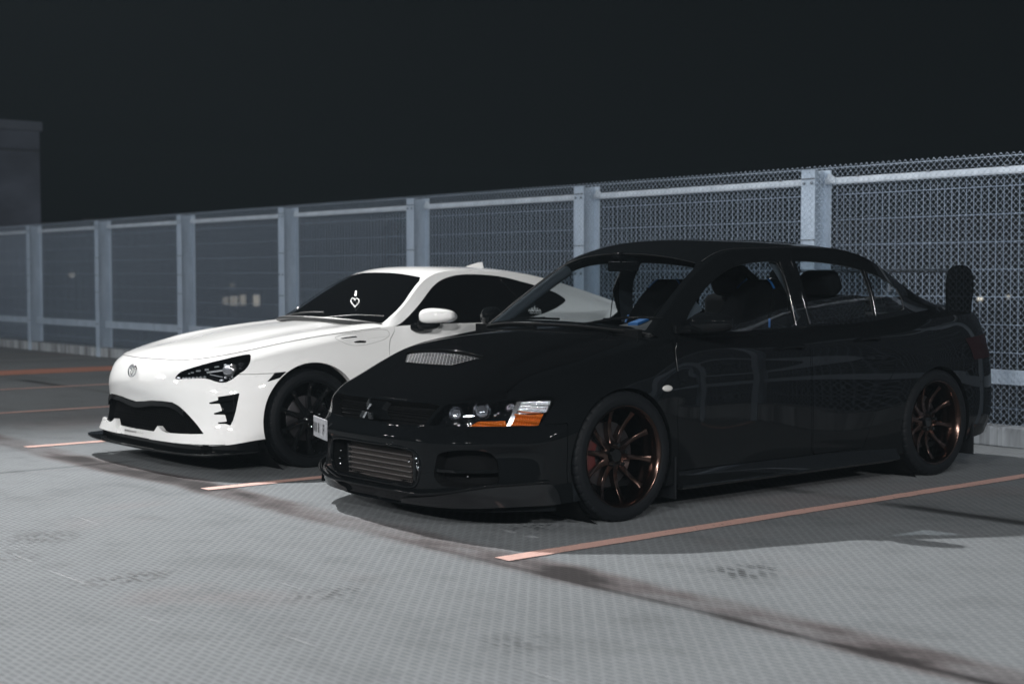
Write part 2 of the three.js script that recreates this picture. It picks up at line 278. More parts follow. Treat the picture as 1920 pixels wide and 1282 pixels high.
// ---------------------------------------------------------------- kerb and fence
const galv = noise2(77), galvTex = dataTex(256, 256, (x, y) => { const n = galv(x * 0.06, y * 0.02) * 0.5 + galv(x * 0.25 + 9, y * 0.12) * 0.3 + galv(x * 0.9, y * 0.9) * 0.2; return [205 + 50 * n, 208 + 47 * n, 212 + 43 * n]; }, { srgb: true });
const steelMat = (c, more = {}) => new THREE.MeshStandardMaterial({ map: galvTex, color: lin(...c), roughness: 0.5, metalness: 0.25, ...more });
const POST = steelMat([0.50, 0.60, 0.71]), RAIL = steelMat([0.66, 0.74, 0.82]), WIRE = std([0.32, 0.40, 0.50], 0.5, 0.35, { side: THREE.FrontSide }), ROD = std([0.20, 0.265, 0.36], 0.5, 0.3, { side: THREE.FrontSide });
const concTex = dataTex(512, 64, (x, y) => { const n = fbm(x * 0.05, y * 0.09), s = fbm(x * 0.16 + 30, 2); return [235 * (0.62 + 0.5 * n - 0.28 * smooth(0.5, 0.75, s)), 238 * (0.62 + 0.5 * n - 0.28 * smooth(0.5, 0.75, s)), 240 * (0.62 + 0.5 * n - 0.28 * smooth(0.5, 0.75, s))]; }, { srgb: true });
const ZF = -4.28, PX0 = -1.51, BAY = 2.7247, NB = 10;
const uvMetres = (g, s = 1) => { const p = g.attributes.position, n = g.attributes.normal, uv = []; for (let k = 0; k < p.count; k++) { const ax = Math.abs(n.getX(k)), ay = Math.abs(n.getY(k)); uv.push((ay > 0.7 ? p.getX(k) : ax > 0.7 ? p.getZ(k) : p.getX(k)) * s, (ay > 0.7 ? p.getZ(k) : p.getY(k)) * s); } g.setAttribute('uv', new THREE.Float32BufferAttribute(uv, 2)); return g; };
const CONC = new THREE.MeshStandardMaterial({ map: concTex, color: lin(0.40, 0.43, 0.46), roughness: 0.9 });
const kerb = thing('kerb', 'low pale concrete kerb along the foot of the mesh fence', 'kerb', [PX0, 0, ZF - 0.012]);
for (let k = -4; k < NB; k++) {
  const g = toGeo(box(BAY - 0.008, 0.142, 0.2, 0, 0.071, -0.1, 0.012)), s = part('kerb_stone', uvMetres(g, 0.35), CONC, kerb);
  s.position.x = -k * BAY - BAY / 2 + 0.07;
}
const fence = thing('fence', 'tall galvanised steel fence of posts and chain link along the deck edge', 'fence', [PX0, 0, ZF]);
const H = 2.061, PW = 0.137, PD = 0.214;
const postGeo = uvMetres(toGeo(join(box(PW, H, 0.012, PW / 2, H / 2, -0.006, 0.003), box(PW, H, 0.012, PW / 2, H / 2, -PD + 0.006, 0.003), box(0.010, H - 0.02, PD - 0.026, PW / 2, H / 2, -PD / 2, 0))), 0.8);
const plateGeo = toGeo(join(...[0.98, 1.50, 1.985].map((y) => box(PW + 0.012, 0.010, 0.004, PW / 2, y, 0.003)), ...[0.5, 1.24, 1.95].flatMap((y) => [box(0.022, 0.022, 0.01, 0.03, y, 0.006, 0.004), box(0.022, 0.022, 0.01, PW - 0.03, y, 0.006, 0.004)])));
const strapMat = std([0.10, 0.115, 0.13], 0.5, 0.5);
const railGeo = uvMetres(toGeo(join(box(BAY - 0.06, 0.045, 0.006, -BAY / 2 + PW / 2 + 0.02, 1.972, -0.150, 0.002), box(BAY - 0.06, 0.006, 0.04, -BAY / 2 + PW / 2 + 0.02, 1.946, -0.172))), 0.8);
const bracketGeo = toGeo(put(skin([[0, 0], [0.0, 0.075], [0.03, 0.075], [0.075, 0.045], [0.075, 0]].map((q) => q) .map((q) => [[q[0], q[1], 0], [q[0], q[1], 0.006]]).reduce((a, q) => { a[0].push(q[0]); a[1].push(q[1]); return a; }, [[], []])), { at: [PW + 0.015, 1.950, -0.146] })), seatGeo = toGeo(box(0.03, 0.09, 0.008, PW + 0.0, 1.975, -PD + 0.016));
const clipGeo = toGeo(join(...[0.3, 0.95, 1.6, 2.25].map((d) => box(0.03, 0.02, 0.012, -BAY + PW + d, 2.0, -0.146, 0.003))));
const midGeo = uvMetres(toGeo(join(box(BAY - PW - 0.01, 0.105, 0.006, -BAY / 2 + PW / 2, 0.492, -0.10, 0.002), box(BAY - PW - 0.01, 0.006, 0.05, -BAY / 2 + PW / 2, 0.536, -0.13), box(BAY - PW - 0.01, 0.006, 0.05, -BAY / 2 + PW / 2, 0.446, -0.13))), 0.8);
// chain link: zigzag wires woven side by side, drawn through every bay
function zigzag(n, y0, y1, r, sides = 4) {
  const o = mk(), P = 0.05, steps = Math.round((y1 - y0) / (P / 2));
  for (let w = 0; w < n; w++) {
    const base = o.p.length / 3;
    for (let s = 0; s <= steps; s++) {
      const side = (s + w) & 1 ? 1 : -1, x = w * P / 2 + side * P * 0.263, y = y0 + s * P / 2, z = side * 0.003 * (w & 1 ? 1 : -1);
      for (let a = 0; a < sides; a++) { const t = a / sides * Math.PI * 2 + .4; o.p.push(x + Math.cos(t) * r * 1.25, y + Math.cos(t) * r * side * -1.1, z + Math.sin(t) * r); o.t.push(0, 0); }
      if (s) for (let a = 0; a < sides; a++) { const i = base + (s - 1) * sides + a, j = base + (s - 1) * sides + (a + 1) % sides; o.i.push(i, i + sides, j, j, i + sides, j + sides); }
    }
  }
  return normals(o);
}
const wires = Math.round(BAY / 0.025), linkGeo = toGeo(put(join(zigzag(wires, 0.155, H + 0.012, 0.0017), box(BAY, 0.004, 0.004, BAY / 2, H - 0.004, 0)), { at: [-BAY + PW * 0.6, 0, 0.012], scale: [BAY / (wires * 0.025), 1, 1] }));
const rods = Math.floor((BAY - 0.3) / 0.062), rodGeo = toGeo(join(...range(0, rods, rods).map((k) => put(fromGeo(new THREE.CylinderGeometry(0.0026, 0.0026, 1.74, 5, 1, true)), { at: [-BAY + PW + 0.07 + k * 0.062, 1.045, -0.195] })), ...range(0, 8, 8).map((k) => put(fromGeo(new THREE.CylinderGeometry(0.003, 0.003, rods * 0.062 + 0.02, 5, 1, true)), { at: [-BAY + PW + 0.07 + rods * 0.031, 0.26 + k * 0.2, -0.189], rot: [0, 0, Math.PI / 2] }))));
for (let k = -4; k < NB; k++) {
  const at = (m) => { m.position.x = -k * BAY; return m; };
  const post = at(part('post', postGeo, POST, fence)); part('strap', plateGeo, strapMat, post);
  const top = at(part('top_rail', railGeo, RAIL, fence)); part('rail_clip', clipGeo, strapMat, top);
  at(part('bracket', bracketGeo, RAIL, fence)); at(part('bracket_plate', seatGeo, RAIL, fence)); at(part('mid_rail', midGeo, POST, fence));
  const a = at(part('chain_link', linkGeo, WIRE, fence)), b = at(part('welded_mesh', rodGeo, ROD, fence)); a.userData.kind = b.userData.kind = 'stuff';
}
// ---------------------------------------------------------------- stair tower and lights of the town beyond the fence
const towerTex = dataTex(256, 256, (x, y) => { const n = fbm(x * 0.03, y * 0.05), j = (y % 64 < 2 ? 0.75 : 1); return [230 * (0.75 + 0.4 * n) * j, 230 * (0.75 + 0.4 * n) * j, 232 * (0.75 + 0.4 * n) * j]; }, { srgb: true });
const tower = thing('stair_tower', 'plain grey stair tower with a flat coping beyond the far end of the fence', 'tower', [-28, 0, -8.56]);
{
  const wall = new THREE.MeshStandardMaterial({ map: towerTex, color: lin(0.10, 0.118, 0.158), roughness: 0.9 }), cop = std([0.075, 0.088, 0.115], 0.8);
  part('wall', uvMetres(toGeo(box(5, 15.6, 9, -2.5, -3.15, 4.5)), 0.12), wall, tower);
  part('coping', toGeo(box(5.12, 0.23, 9.12, -2.5, 4.765, 4.5, 0.02)), cop, tower);
  const st = []; for (let k = 0; k < 12; k++) st.push(box(0.5, 0.09, 0.34, 0.26, 1.35 - k * 0.17, 3.6 - k * 0.30)); st.push(tube([[0.3, 1.5, 4], [0.3, -0.7, 0.1]], 0.05));
  part('stair', toGeo(join(...st)), std([0.05, 0.055, 0.065], 0.8), tower);
}
const officeAt = (x, y, z, label, wins, turn) => {
  const b = thing('office_block', label, 'building', [x, -14, z]); b.rotation.y = turn;
  part('wall', toGeo(box(16, 18, 9, 0, 9, -4.5)), std([0.05, 0.055, 0.065], 0.9), b);
  part('parapet', toGeo(box(16.3, 0.4, 9.3, 0, 18.1, -4.5)), std([0.06, 0.065, 0.07], 0.9), b);
  for (const [wx, wy, w, h, e] of wins) { part('window', toGeo(box(w, h, 0.06, wx, wy + 14 - 0, 0.03)), new THREE.MeshStandardMaterial({ color: lin(0.02, 0.02, 0.02), emissive: lin(e, e * 0.93, e * 0.78), roughness: 0.4 }), b); }
};
officeAt(-64, 0, -33.5, 'dark far block with a lit row of windows seen through fence beside white car', [[-0.55, -0.1, 0.30, 0.42, 0.16], [-0.1, -0.1, 0.42, 0.5, 0.2], [0.38, -0.05, 0.28, 0.55, 0.24], [1.1, -0.08, 0.34, 0.6, 0.3], [-0.2, 0.75, 0.2, 0.2, 0.1]], 0.88);
officeAt(-74, 0, -29, 'darker far block with faint lit windows behind the far end of the fence', [[0.9, 1.55, 0.3, 0.35, 0.28], [-0.4, 1.3, 0.3, 0.25, 0.18], [-4.2, 0.6, 0.2, 0.3, 0.14]], 0.98);
officeAt(-37, 0, -62.5, 'low far building with small warm lights behind the black car', [[-0.4, 0.0, 0.24, 0.16, 1.1], [1.0, 0.1, 0.16, 0.14, 0.6]], 0.5);
// ---------------------------------------------------------------- twin-headed lamp posts round the deck (outside the frame, lamps mirrored in the paint, one more added as side fill)
function lampPost(label, x, z, h, turn, power, heads = 2, gap = 1.0) {
  const t = thing('lamp_post', label, 'lamp post', [x, 0, z], 'lamp posts of the car park'); t.rotation.y = turn;
  const m = std([0.2, 0.21, 0.22], 0.5, 0.6), glow = new THREE.MeshStandardMaterial({ color: lin(0.9, 0.9, 0.9), emissive: lin(110, 104, 102), roughness: 0.4 });
  part('base', lathe([[0, 0], [0, 0.17], [0.35, 0.16], [0.38, 0.08], [0.38, 0]], 20, 'y'), std([0.3, 0.3, 0.3], 0.8), t);
  part('pole', lathe([[0.38, 0.075], [h, 0.045], [h + 0.03, 0]], 16, 'y'), m, t);
  part('arm', tube([[-gap / 2, h - 0.05, 0.1], [0, h - 0.02, 0.0], [gap / 2, h - 0.05, 0.1]], 0.028), m, t);
  for (let k = 0; k < heads; k++) {
    const hx = heads === 1 ? 0 : (k - 0.5) * gap;
    const head = part('lamp_head', box(0.50, 0.12, 0.46, hx, h + 0.03, 0.26, 0.03), m, t);
    part('lamp_glass', fromGeo(new THREE.SphereGeometry(0.165, 24, 14).translate(hx, h - 0.12, 0.27)), glow, head);
    const l = new THREE.PointLight(new THREE.Color(1, 0.985, 0.975), power); l.position.set(hx, h - 0.12, 0.27); l.shadow.radius = 7; l.castShadow = true; t.add(l);
  }
}
const LB = 120;
// the tall post: shaded head aimed across the bays, small fill head added below
{
  const t = thing('lamp_post', 'tall lamp post with one shaded head and an added fill head beyond the white car', 'lamp post', [-11.2, 0, 0.3]), m = std([0.2, 0.21, 0.22], 0.5, 0.6);
  part('base', lathe([[0, 0], [0, 0.2], [0.4, 0.19], [0.43, 0.1], [0.43, 0]], 20, 'y'), std([0.3, 0.3, 0.3], 0.8), t);
  part('pole', lathe([[0.43, 0.09], [9.5, 0.05], [9.53, 0]], 16, 'y'), m, t); part('arm', tube([[0, 9.45, 0], [0.5, 9.6, -0.1], [1.0, 9.6, -0.3]], 0.035), m, t);
  const head = part('lamp_head', skin([[[0.78, 9.66, -0.45], [0.78, 9.66, -0.15], [1.16, 9.66, -0.15], [1.16, 9.66, -0.45]], [[0.74, 9.52, -0.5], [0.74, 9.52, -0.1], [1.2, 9.52, -0.1], [1.2, 9.52, -0.5]]]), m, t);
  part('lamp_glass', fromGeo(new THREE.SphereGeometry(0.165, 24, 14).translate(1.0, 9.49, -0.3)), new THREE.MeshStandardMaterial({ color: lin(0.9, 0.9, 0.9), emissive: lin(30, 28, 27), roughness: 0.4 }), head);
  const l = new THREE.SpotLight(new THREE.Color(1, 0.985, 0.975), 1060, 0, 0.56, 1, 2); l.position.set(1.0, 9.40, -0.3); l.target.position.set(14.4, 0, 1.0); l.shadow.radius = 5; l.castShadow = true; t.add(l, l.target);
  const small = part('lamp_head', lathe([[8.30, 0.09], [8.34, 0.16], [8.42, 0.10], [8.5, 0.055]], 20, 'y'), m, t); part('lamp_glass', fromGeo(new THREE.SphereGeometry(0.07, 16, 10).translate(0, 8.27, 0)), new THREE.MeshStandardMaterial({ color: lin(0.9, 0.9, 0.9), emissive: lin(6, 5.8, 5.6), roughness: 0.4 }), small);  // lower head and its light added to fill the floor around the post
  const p = new THREE.PointLight(new THREE.Color(1, 0.985, 0.975), 90); p.position.set(0, 8.27, 0); p.shadow.radius = 4; p.castShadow = true; t.add(p);
}
for (const [az, dist, h, k, label] of [[-52, 17, 6.6, 0.5, 'twin-headed lamp post farthest out ahead of the white car'], [-31, 19, 6.6, 0.65, 'twin-headed lamp post straight ahead of the white car across the deck'], [27, 17, 6.4, 1.7, 'twin-headed lamp post ahead of the black car across the deck'], [50, 15, 6.2, 1.5, 'twin-headed lamp post behind the camera on the open deck'], [84, 17, 6.6, 1.1, 'added twin-headed fill lamp post beside the black car across the empty bays']]) {  // the post beside the black car is added to brighten the white flank
  const a = az * Math.PI / 180; lampPost(label, Math.sin(a) * dist, 0.9 + Math.cos(a) * dist, h, Math.PI + a, LB * k);
}
// ---------------------------------------------------------------- cars: shared tools
// hood or deck: from the edge row (given by edge(u)) across to the centre line yc(z)
function deckSurface(edge, us, yc, shape, nw = 26) {
  return grid((u, w) => { const e = edge(u), c = yc(e[2]); return [w > 0.9999 ? 0 : e[0] * (1 - w), e[1] + (c - e[1]) * Math.pow(Math.sin(w * Math.PI / 2), 0.85) + (shape ? shape(e[0] * (1 - w), e[2], w, e) : 0), e[2]]; }, us, range(0, 1, nw));
}
// upper body: rail and centre curves over t; top surface between them, side surface down to the belt
function cabin(ts, rail, centre, beltAt, { power = 2.3, bulge = 0.03, zpow = 2 } = {}) {
  const r = spline3(ts, rail), c = spline3(ts, centre);
  const top = (t, w) => { const a = r(t), b = c(t), g = 1 - Math.pow(1 - w, power), gz = 1 - Math.pow(1 - w, zpow); return [w > 0.9999 ? 0 : a[0] * (1 - w), lerp(a[1], b[1], g), lerp(a[2], b[2], gz)]; };
  const side = (t, v) => { const a = beltAt(t), b = r(t), s = Math.sin(v * Math.PI) * bulge * clamp((b[1] - a[1]) / 0.35, 0, 1); return [lerp(a[0], b[0], v) + s, lerp(a[1], b[1], v), lerp(a[2], b[2], v)]; };
  return { top, side, rail: r, centre: c };
}
const invert = (fn, target, a, b) => { for (let k = 0; k < 50; k++) { const m = (a + b) / 2; if ((fn(m) - target) * (fn(a) - target) > 0) a = m; else b = m; } return (a + b) / 2; };
// fine and coarse sampling between stations
function sampled(marks) { const o = []; for (let k = 0; k + 1 < marks.length; k++) { const [a, s] = marks[k], b = marks[k + 1][0], n = Math.max(1, Math.ceil((b - a) / s - 1e-6)); for (let q = 0; q < n; q++) o.push(lerp(a, b, q / n)); } o.push(marks[marks.length - 1][0]); return o; }
function tyreMesh(R, W, bead, { lug = 40, depth = 0.005, grooves = [-0.3, 0, 0.3] } = {}) {
  const prof = [], h = W / 2;
  const pts = [[h * 0.86, bead - 0.006], [h * 0.93, bead + 0.004], [h * 1.0, bead + (R - bead) * 0.30], [h * 1.015, bead + (R - bead) * 0.55], [h * 0.985, R - 0.022], [h * 0.93, R - 0.008], [h * 0.86, R - 0.002], [h * 0.6, R], [h * 0.3, R + 0.001], [0, R + 0.001]];
  const c = new THREE.CatmullRomCurve3(pts.map((q) => V(q[0], q[1], 0)), false, 'centripetal'), left = c.getPoints(40).map((q) => [q.x, q.y]);
  const all = [...left, ...left.slice(0, -1).reverse().map((q) => [-q[0], q[1]])];
  return grid((a, k) => {
    let [x, r] = all[Math.round(k)]; const edge = Math.abs(x) / h;
    if (r > R - 0.014) { const s = (a / (Math.PI * 2) * lug + Math.abs(x) / W * 1.2) % 1, cut = smooth(0.10, 0.04, Math.abs(s - 0.5)) * smooth(0.30, 0.42, edge); r -= depth * Math.max(cut, ...grooves.map((q) => smooth(0.055, 0.04, Math.abs(x / W - q)))); }
    else if (r > bead + 0.012 && r < bead + 0.020) x *= 1.008;
    return [x, r * Math.cos(a), r * Math.sin(a)];
  }, range(0, Math.PI * 2, lug * 8), range(0, all.length - 1, all.length - 1), { seam: false, wrapU: true });
}
function spokeMesh(r0, r1, { w0 = 0.030, w1 = 0.020, d0 = 0.05, d1 = 0.03, x0 = 0.0, x1 = 0.03, sag = 0.02, fork = 0 } = {}) {
  const rings = []; for (let k = 0; k <= 10; k++) { const s = k / 10, r = lerp(r0, r1, s), flare = 1 + 0.9 * Math.pow(s, 8) + 0.5 * Math.pow(1 - s, 6), w = lerp(w0, w1, Math.pow(s, 0.6)) * flare / 2, x = lerp(x0, x1, Math.pow(s, 1.4)) - sag * Math.sin(s * Math.PI), d = lerp(d0, d1, s), t = fork * s; rings.push([[x, r, -w + t], [x + 0.0025, r, -w * 0.72 + t], [x + 0.0025, r, w * 0.72 + t], [x, r, w + t], [x - d, r, w * 0.55 + t], [x - d, r, -w * 0.55 + t]]); }
  return skin(rings);
}
const spin = (m, a) => put(m, { rot: [a, 0, 0] });
function wheel(parent, at, right, o) {
  const w = new THREE.Group(); w.name = 'wheel'; w.position.set(...at); w.rotation.y = (right ? Math.PI : 0) + (o.steer || 0); w.rotation.z = 0; parent.add(w);
  for (const [n, g, m] of o.parts) part(n, g, m, w);
  if (o.caliper) { const c = part('brake_caliper', right ? o.caliperR : o.caliper, o.caliperMat, w); }
  return w;
}
// a recess cut into a panel: returns the panel with the hole, the wall of the recess and its floor
function recess(panel, f, depth, lip = 0) {
  const rest = clip(panel, (x, y, z, u, v) => -f(u, v, x, y, z)), floor = offset(clip(panel, (x, y, z, u, v) => f(u, v, x, y, z)), -depth);
  return { rest, wall: rim(rest, inward(depth)), floor, lens: offset(clip(panel, (x, y, z, u, v) => f(u, v, x, y, z)), -lip) };
}
// cut a panel off along f = 0 with a shut line w wide; both edges are folded in
function shutLine(panel, f, w = 0.004, fold = 0.014) {
  const a = clip(panel, (x, y, z, u, v) => f(u, v, x, y, z) - w / 2), b = clip(panel, (x, y, z, u, v) => -f(u, v, x, y, z) - w / 2);
  return { inside: join(a, rim(a, inward(fold))), outside: b, edge: rim(b, inward(fold)) };
}
function spot(f, u, v, d = 0) {        // a point d in front of a surface, with its axes
  const e = 1e-3, p = V(...f(u, v)), du = V(...f(u + e, v)).sub(V(...f(u - e, v))).normalize(), dv = V(...f(u, v + e)).sub(V(...f(u, v - e))).normalize(), n = du.clone().cross(dv).normalize();
  return { p: p.addScaledVector(n, d), n, du, dv: n.clone().cross(du).normalize() };
}
function place(m, s, k = 1) {          // own x, y, z axes of m laid along du, dv, n
  const M = new THREE.Matrix4().makeBasis(s.du, s.dv, s.n).setPosition(s.p), q = new THREE.Quaternion(), e = new THREE.Euler().setFromRotationMatrix(M);
  return put(m, { at: s.p.toArray(), rot: [e.x, e.y, e.z], scale: k });
}
const ball = (r, x = 0, y = 0, z = 0, sx = 1, sy = 1, sz = 1, n = 16) => fromGeo(new THREE.SphereGeometry(r, n, Math.round(n * 0.7)).scale(sx, sy, sz).translate(x, y, z));
const ring = (r, t, a = 24, sx = 1, sy = 1) => fromGeo(new THREE.TorusGeometry(r, t, 8, a).scale(sx, sy, 1));
const path = (f, uv, d) => uv.map(([u, v]) => spot(f, u, v, d).p);
function dense(uv, step = 0.02) { const o = []; for (let k = 0; k + 1 < uv.length; k++) { const [a, b] = [uv[k], uv[k + 1]], n = Math.max(1, Math.round(Math.hypot(b[0] - a[0], b[1] - a[1]) / step)); for (let q = 0; q < n; q++) o.push([lerp(a[0], b[0], q / n), lerp(a[1], b[1], q / n)]); } o.push(uv[uv.length - 1]); return o; }
function blade(row, us, out, y0, y1) {  // a lip below a bumper: follows the bottom row, out(u) ahead of it
  const rings = us.map((u) => { const a = row(u), e = 1e-3, b = row(u + e), tx = b[0] - a[0], tz = b[2] - a[2], l = Math.hypot(tx, tz), nx = -tz / l, nz = tx / l, o = out(u), ox = a[0] - nx * o, oz = a[2] - nz * o; const s = (nx * 0 + 1); return [[a[0] * 0.9, y1(u), a[2] - 0.06], [ox, y1(u), oz], [ox, (y0(u) + y1(u)) / 2, oz], [ox - 0 + nx * 0.004, y0(u), oz + nz * 0.004], [a[0] * 0.9, y0(u), a[2] - 0.06]]; });
  return skin(rings, { caps: false });
}
function pod(at, size, turn, squash = 2.6) {   // a mirror housing: a rounded box, pointed at its outer end, x outward
  const us = range(0, Math.PI * 2, 36), vs = range(0, 1, 18);
  const m = grid((a, s) => { const k = s * Math.PI, taper = lerp(1, 0.62, smooth(0.2, 1, s)), r = Math.pow(Math.sin(k), 0.42) * taper, ca = Math.cos(a), sa = Math.sin(a), y = Math.sign(sa) * Math.pow(Math.abs(sa), 0.8), z = Math.sign(ca) * Math.pow(Math.abs(ca), 0.8); return [-Math.cos(k) * size[0] / 2, y * r * size[1] / 2 + 0.012 * s, z * r * size[2] / 2 - 0.02 * s]; }, us, vs, { seam: false, wrapU: true, flip: true });
  return put(m, { at, rot: [0, turn, 0] });
}
// ---------------------------------------------------------------- the white coupe (x to its left, z forward, y up, front axle at z = 0)
const coupe = thing('coupe', 'white low two-door coupe with black splitter and dark tinted glass', 'car', [-2.75, 0, 0.05]);
const netW = [
  [[0, .185, .80], [.42, .183, .785], [.69, .18, .72], [.825, .185, .57], [.865, .205, .40], [.86, .20, 0], [.85, .17, -.4], [.85, .165, -.6], [.852, .165, -1.3], [.852, .17, -1.95], [.855, .175, -2.2], [.855, .2, -2.57], [.83, .22, -2.97], [.73, .23, -3.23], [.45, .23, -3.38], [0, .23, -3.41]],
  [[0, .26, .79], [.40, .26, .77], [.66, .26, .70], [.81, .265, .55], [.868, .28, .38], [.865, .28, 0], [.862, .26, -.4], [.862, .25, -.6], [.866, .25, -1.3], [.868, .25, -1.95], [.868, .25, -2.2], [.865, .28, -2.57], [.84, .3, -2.98], [.74, .3, -3.25], [.45, .3, -3.40], [0, .3, -3.43]],
  [[0, .42, .80], [.38, .40, .775], [.64, .39, .69], [.80, .40, .53], [.868, .42, .36], [.88, .45, 0], [.873, .45, -.38], [.862, .45, -.6], [.866, .45, -1.3], [.872, .45, -1.95], [.878, .46, -2.2], [.882, .48, -2.57], [.85, .5, -2.97], [.75, .5, -3.28], [.45, .5, -3.44], [0, .5, -3.48]],
  [[0, .54, .84], [.36, .535, .80], [.62, .54, .69], [.78, .56, .50], [.85, .60, .32], [.880, .66, 0], [.87, .66, -.35], [.856, .66, -.6], [.862, .66, -1.3], [.872, .68, -1.95], [.88, .70, -2.2], [.888, .715, -2.57], [.86, .72, -2.95], [.74, .72, -3.27], [.44, .72, -3.41], [0, .72, -3.45]],
  [[0, .635, .803], [.33, .635, .768], [.58, .642, .665], [.74, .675, .45], [.79, .72, .27], [.815, .765, 0], [.815, .79, -.3], [.80, .79, -.6], [.815, .79, -1.3], [.82, .81, -1.95], [.825, .84, -2.2], [.815, .86, -2.57], [.775, .87, -2.95], [.68, .87, -3.22], [.42, .87, -3.36], [0, .87, -3.40]],
  [[0, .693, .76], [.30, .694, .726], [.52, .703, .625], [.66, .742, .42], [.71, .775, .25], [.735, .815, 0], [.745, .85, -.30], [.75, .875, -.60], [.76, .885, -1.3], [.76, .905, -1.95], [.74, .93, -2.2], [.70, .955, -2.57], [.66, .965, -2.95], [.60, .97, -3.15], [.40, .975, -3.26], [0, .98, -3.30]],
];
const SW = netSurface(netW);
const wz = (r, z, a, b) => invert((u) => SW.row(r, u)[2], z, a, b);
const TSW = [0, .12, .3, .45, .6, .75, .9, 1];
const beltW = spline3(TSW, [-.64, -.95, -1.35, -1.7, -2.1, -2.45, -2.8, -3.0].map((z) => { const q = SW.row(5, wz(5, z, SW.us[4], SW.us[14])); return [q[0] - .004, q[1] - .002, q[2]]; }));
const CW = cabin(TSW, [[.70, .89, -.66], [.645, 1.02, -.87], [.515, 1.225, -1.20], [.535, 1.258, -1.55], [.535, 1.235, -2.0], [.545, 1.16, -2.4], [.575, 1.05, -2.8], [.60, .985, -3.02]],
  [[0, .93, -.50], [0, 1.065, -.74], [0, 1.262, -1.13], [0, 1.29, -1.52], [0, 1.278, -1.98], [0, 1.20, -2.40], [0, 1.07, -2.85], [0, .99, -3.1]], beltW);
const arch = (zc, yc, R) => (x, y, z) => (Math.abs(x) < 0.5 ? 1 : Math.hypot(z - zc, y - yc) - R);
{
  const us = sampled([[0, .008], [SW.us[5], .012], [SW.us[7] + .15, .025], [SW.us[9], .025], [SW.us[15]]]), vs = sampled([[0, .008], [SW.vs[5]]]);
  let wall = grid((u, v) => SW.f(u, v), us, vs); const white = [], black = [], edges = [], f = SW.f;
  for (const [zc, yc, R] of [[0, .31, .362], [-2.57, .315, .362]]) { wall = clip(wall, arch(zc, yc, R)); white.push(rim(wall, toward(-.05, 0, 0))); }
  // mouth: black bar over a dark mesh
  const mouth = inPoly([[-.2, .25], [0, .25], [.121, .272], [.199, .292], [.330, .310], [.437, .314], [.487, .291], [.542, .242], [.604, .164], [.653, .099], [.680, .070], [.62, .062], [.385, .058], [.16, .052], [-.2, .05]]);
  let r = recess(wall, (u, v) => mouth(u, v), .055); wall = r.rest; const mouthWall = r.wall, mouthFloor = r.floor, mouthFace = r.lens;
  const barF = (u, v) => { const top = spline([-.2, 0, .121, .199, .33, .437, .487, .542, .6], [.25, .25, .272, .292, .31, .314, .291, .242, .17]); return v - top(u) + .045 + .01 * smooth(.3, .5, u); };
  const bar = clip(mouthFace, (x, y, z, u, v) => Math.min(barF(u, v), .53 - u)), barOut = offset(bar, .012);
  // vents with fins beside the bumper corners
  const ventPoly = inPoly([[.900, .381], [.770, .370], [.773, .344], [.716, .327], [.719, .315], [.782, .315], [.800, .258], [.746, .239], [.749, .228], [.820, .221], [.834, .159], [.776, .155], [.777, .143], [.829, .139], [.860, .123], [.875, .167], [.887, .245]]);
  r = recess(wall, (u, v) => ventPoly(u, v), .028); wall = r.rest; const ventWall = r.wall, ventFloor = r.floor;
  const fin = (v0, v1) => { const m = clip(r.lens, (x, y, z, u, v) => Math.min(v - (v0 + (u - .80) * .11), (v1 + (u - .80) * .11) - v)); return join(offset(m, .003), rim(offset(m, .003), inward(.03))); };
  const fins = [fin(.327, .341), fin(.233, .247), fin(.147, .159)];
  // headlamps
  const lampPoly = inPoly(curvy([[.490, .524], [.523, .577], [.565, .601], [.708, .659], [.893, .681], [.938, .669], [.937, .633], [.924, .574], [.903, .541], [.878, .525], [.841, .490], [.802, .476], [.754, .489], [.710, .513], [.673, .523], [.569, .522]], true, 4));
  r = recess(wall, (u, v) => lampPoly(u, v), .06, .002); wall = r.rest; const lampWall = r.wall, lampFloor = r.floor, lampLens = r.lens;
  // badge seat, side seam, wing vents
  const slot = (pts) => { const s = inPoly(pts), q = recess(wall, (u, v) => s(u, v), .012); wall = q.rest; return join(q.wall, q.floor); };
  const slots = [slot([[1.708, .652], [1.82, .660], [1.828, .645], [1.716, .638]]), slot([[1.782, .603], [1.83, .612], [1.873, .606], [1.862, .590], [1.795, .592]])];
  const doorPoly = inPoly([[2.095, .80], [2.078, .678], [2.031, .612], [2.003, .528], [1.985, .35], [2.01, .06], [3.28, .06], [3.40, .30], [3.42, .5], [3.36, .80]]);
  const door = shutLine(wall, (u, v) => doorPoly(u, v)); wall = door.outside; edges.push(door.edge);
  const seamLine = spline([.85, .95, 1.09, 1.2], [.53, .502, .468, .44]), bumperLine = (u) => (u < .86 ? 1.2 : seamLine(u));
  const front = shutLine(wall, (u, v) => Math.min(bumperLine(u) - v, 1.2 - u), .004);
  const hoodY = spline([-.7, -.3, 0, .3, .6, .761], [.925, .888, .852, .803, .745, .693]);
  const hood = deckSurface((u) => SW.row(5, u), sampled([[.012, .012], [SW.us[7] + 0.05]]), hoodY, (x, z, w) => 0.012 * Math.sin(clamp(w / 0.3, 0, 1) * Math.PI) * smooth(.5, .1, z) - 0.009 * Math.pow(Math.sin(clamp((w - .25) / .5, 0, 1) * Math.PI), 2) * smooth(.65, .3, z));
  const deck = deckSurface((u) => SW.row(5, u), sampled([[wz(5, -2.9, SW.us[10], SW.us[15]), .03], [SW.us[15]]]), spline([-3.31, -3.1, -2.8], [.98, .995, 1.0]));
  wall = front.outside;
  part('body', both(join(wall, white, deck)), M.white, coupe);
  const bumper = part('front_bumper', both(join(front.inside, front.edge)), M.white, coupe);
  part('hood', both(hood), M.white, coupe);
  for (const s of [0, 1]) part('door', s ? mirrorX(door.inside) : door.inside, M.white, coupe);
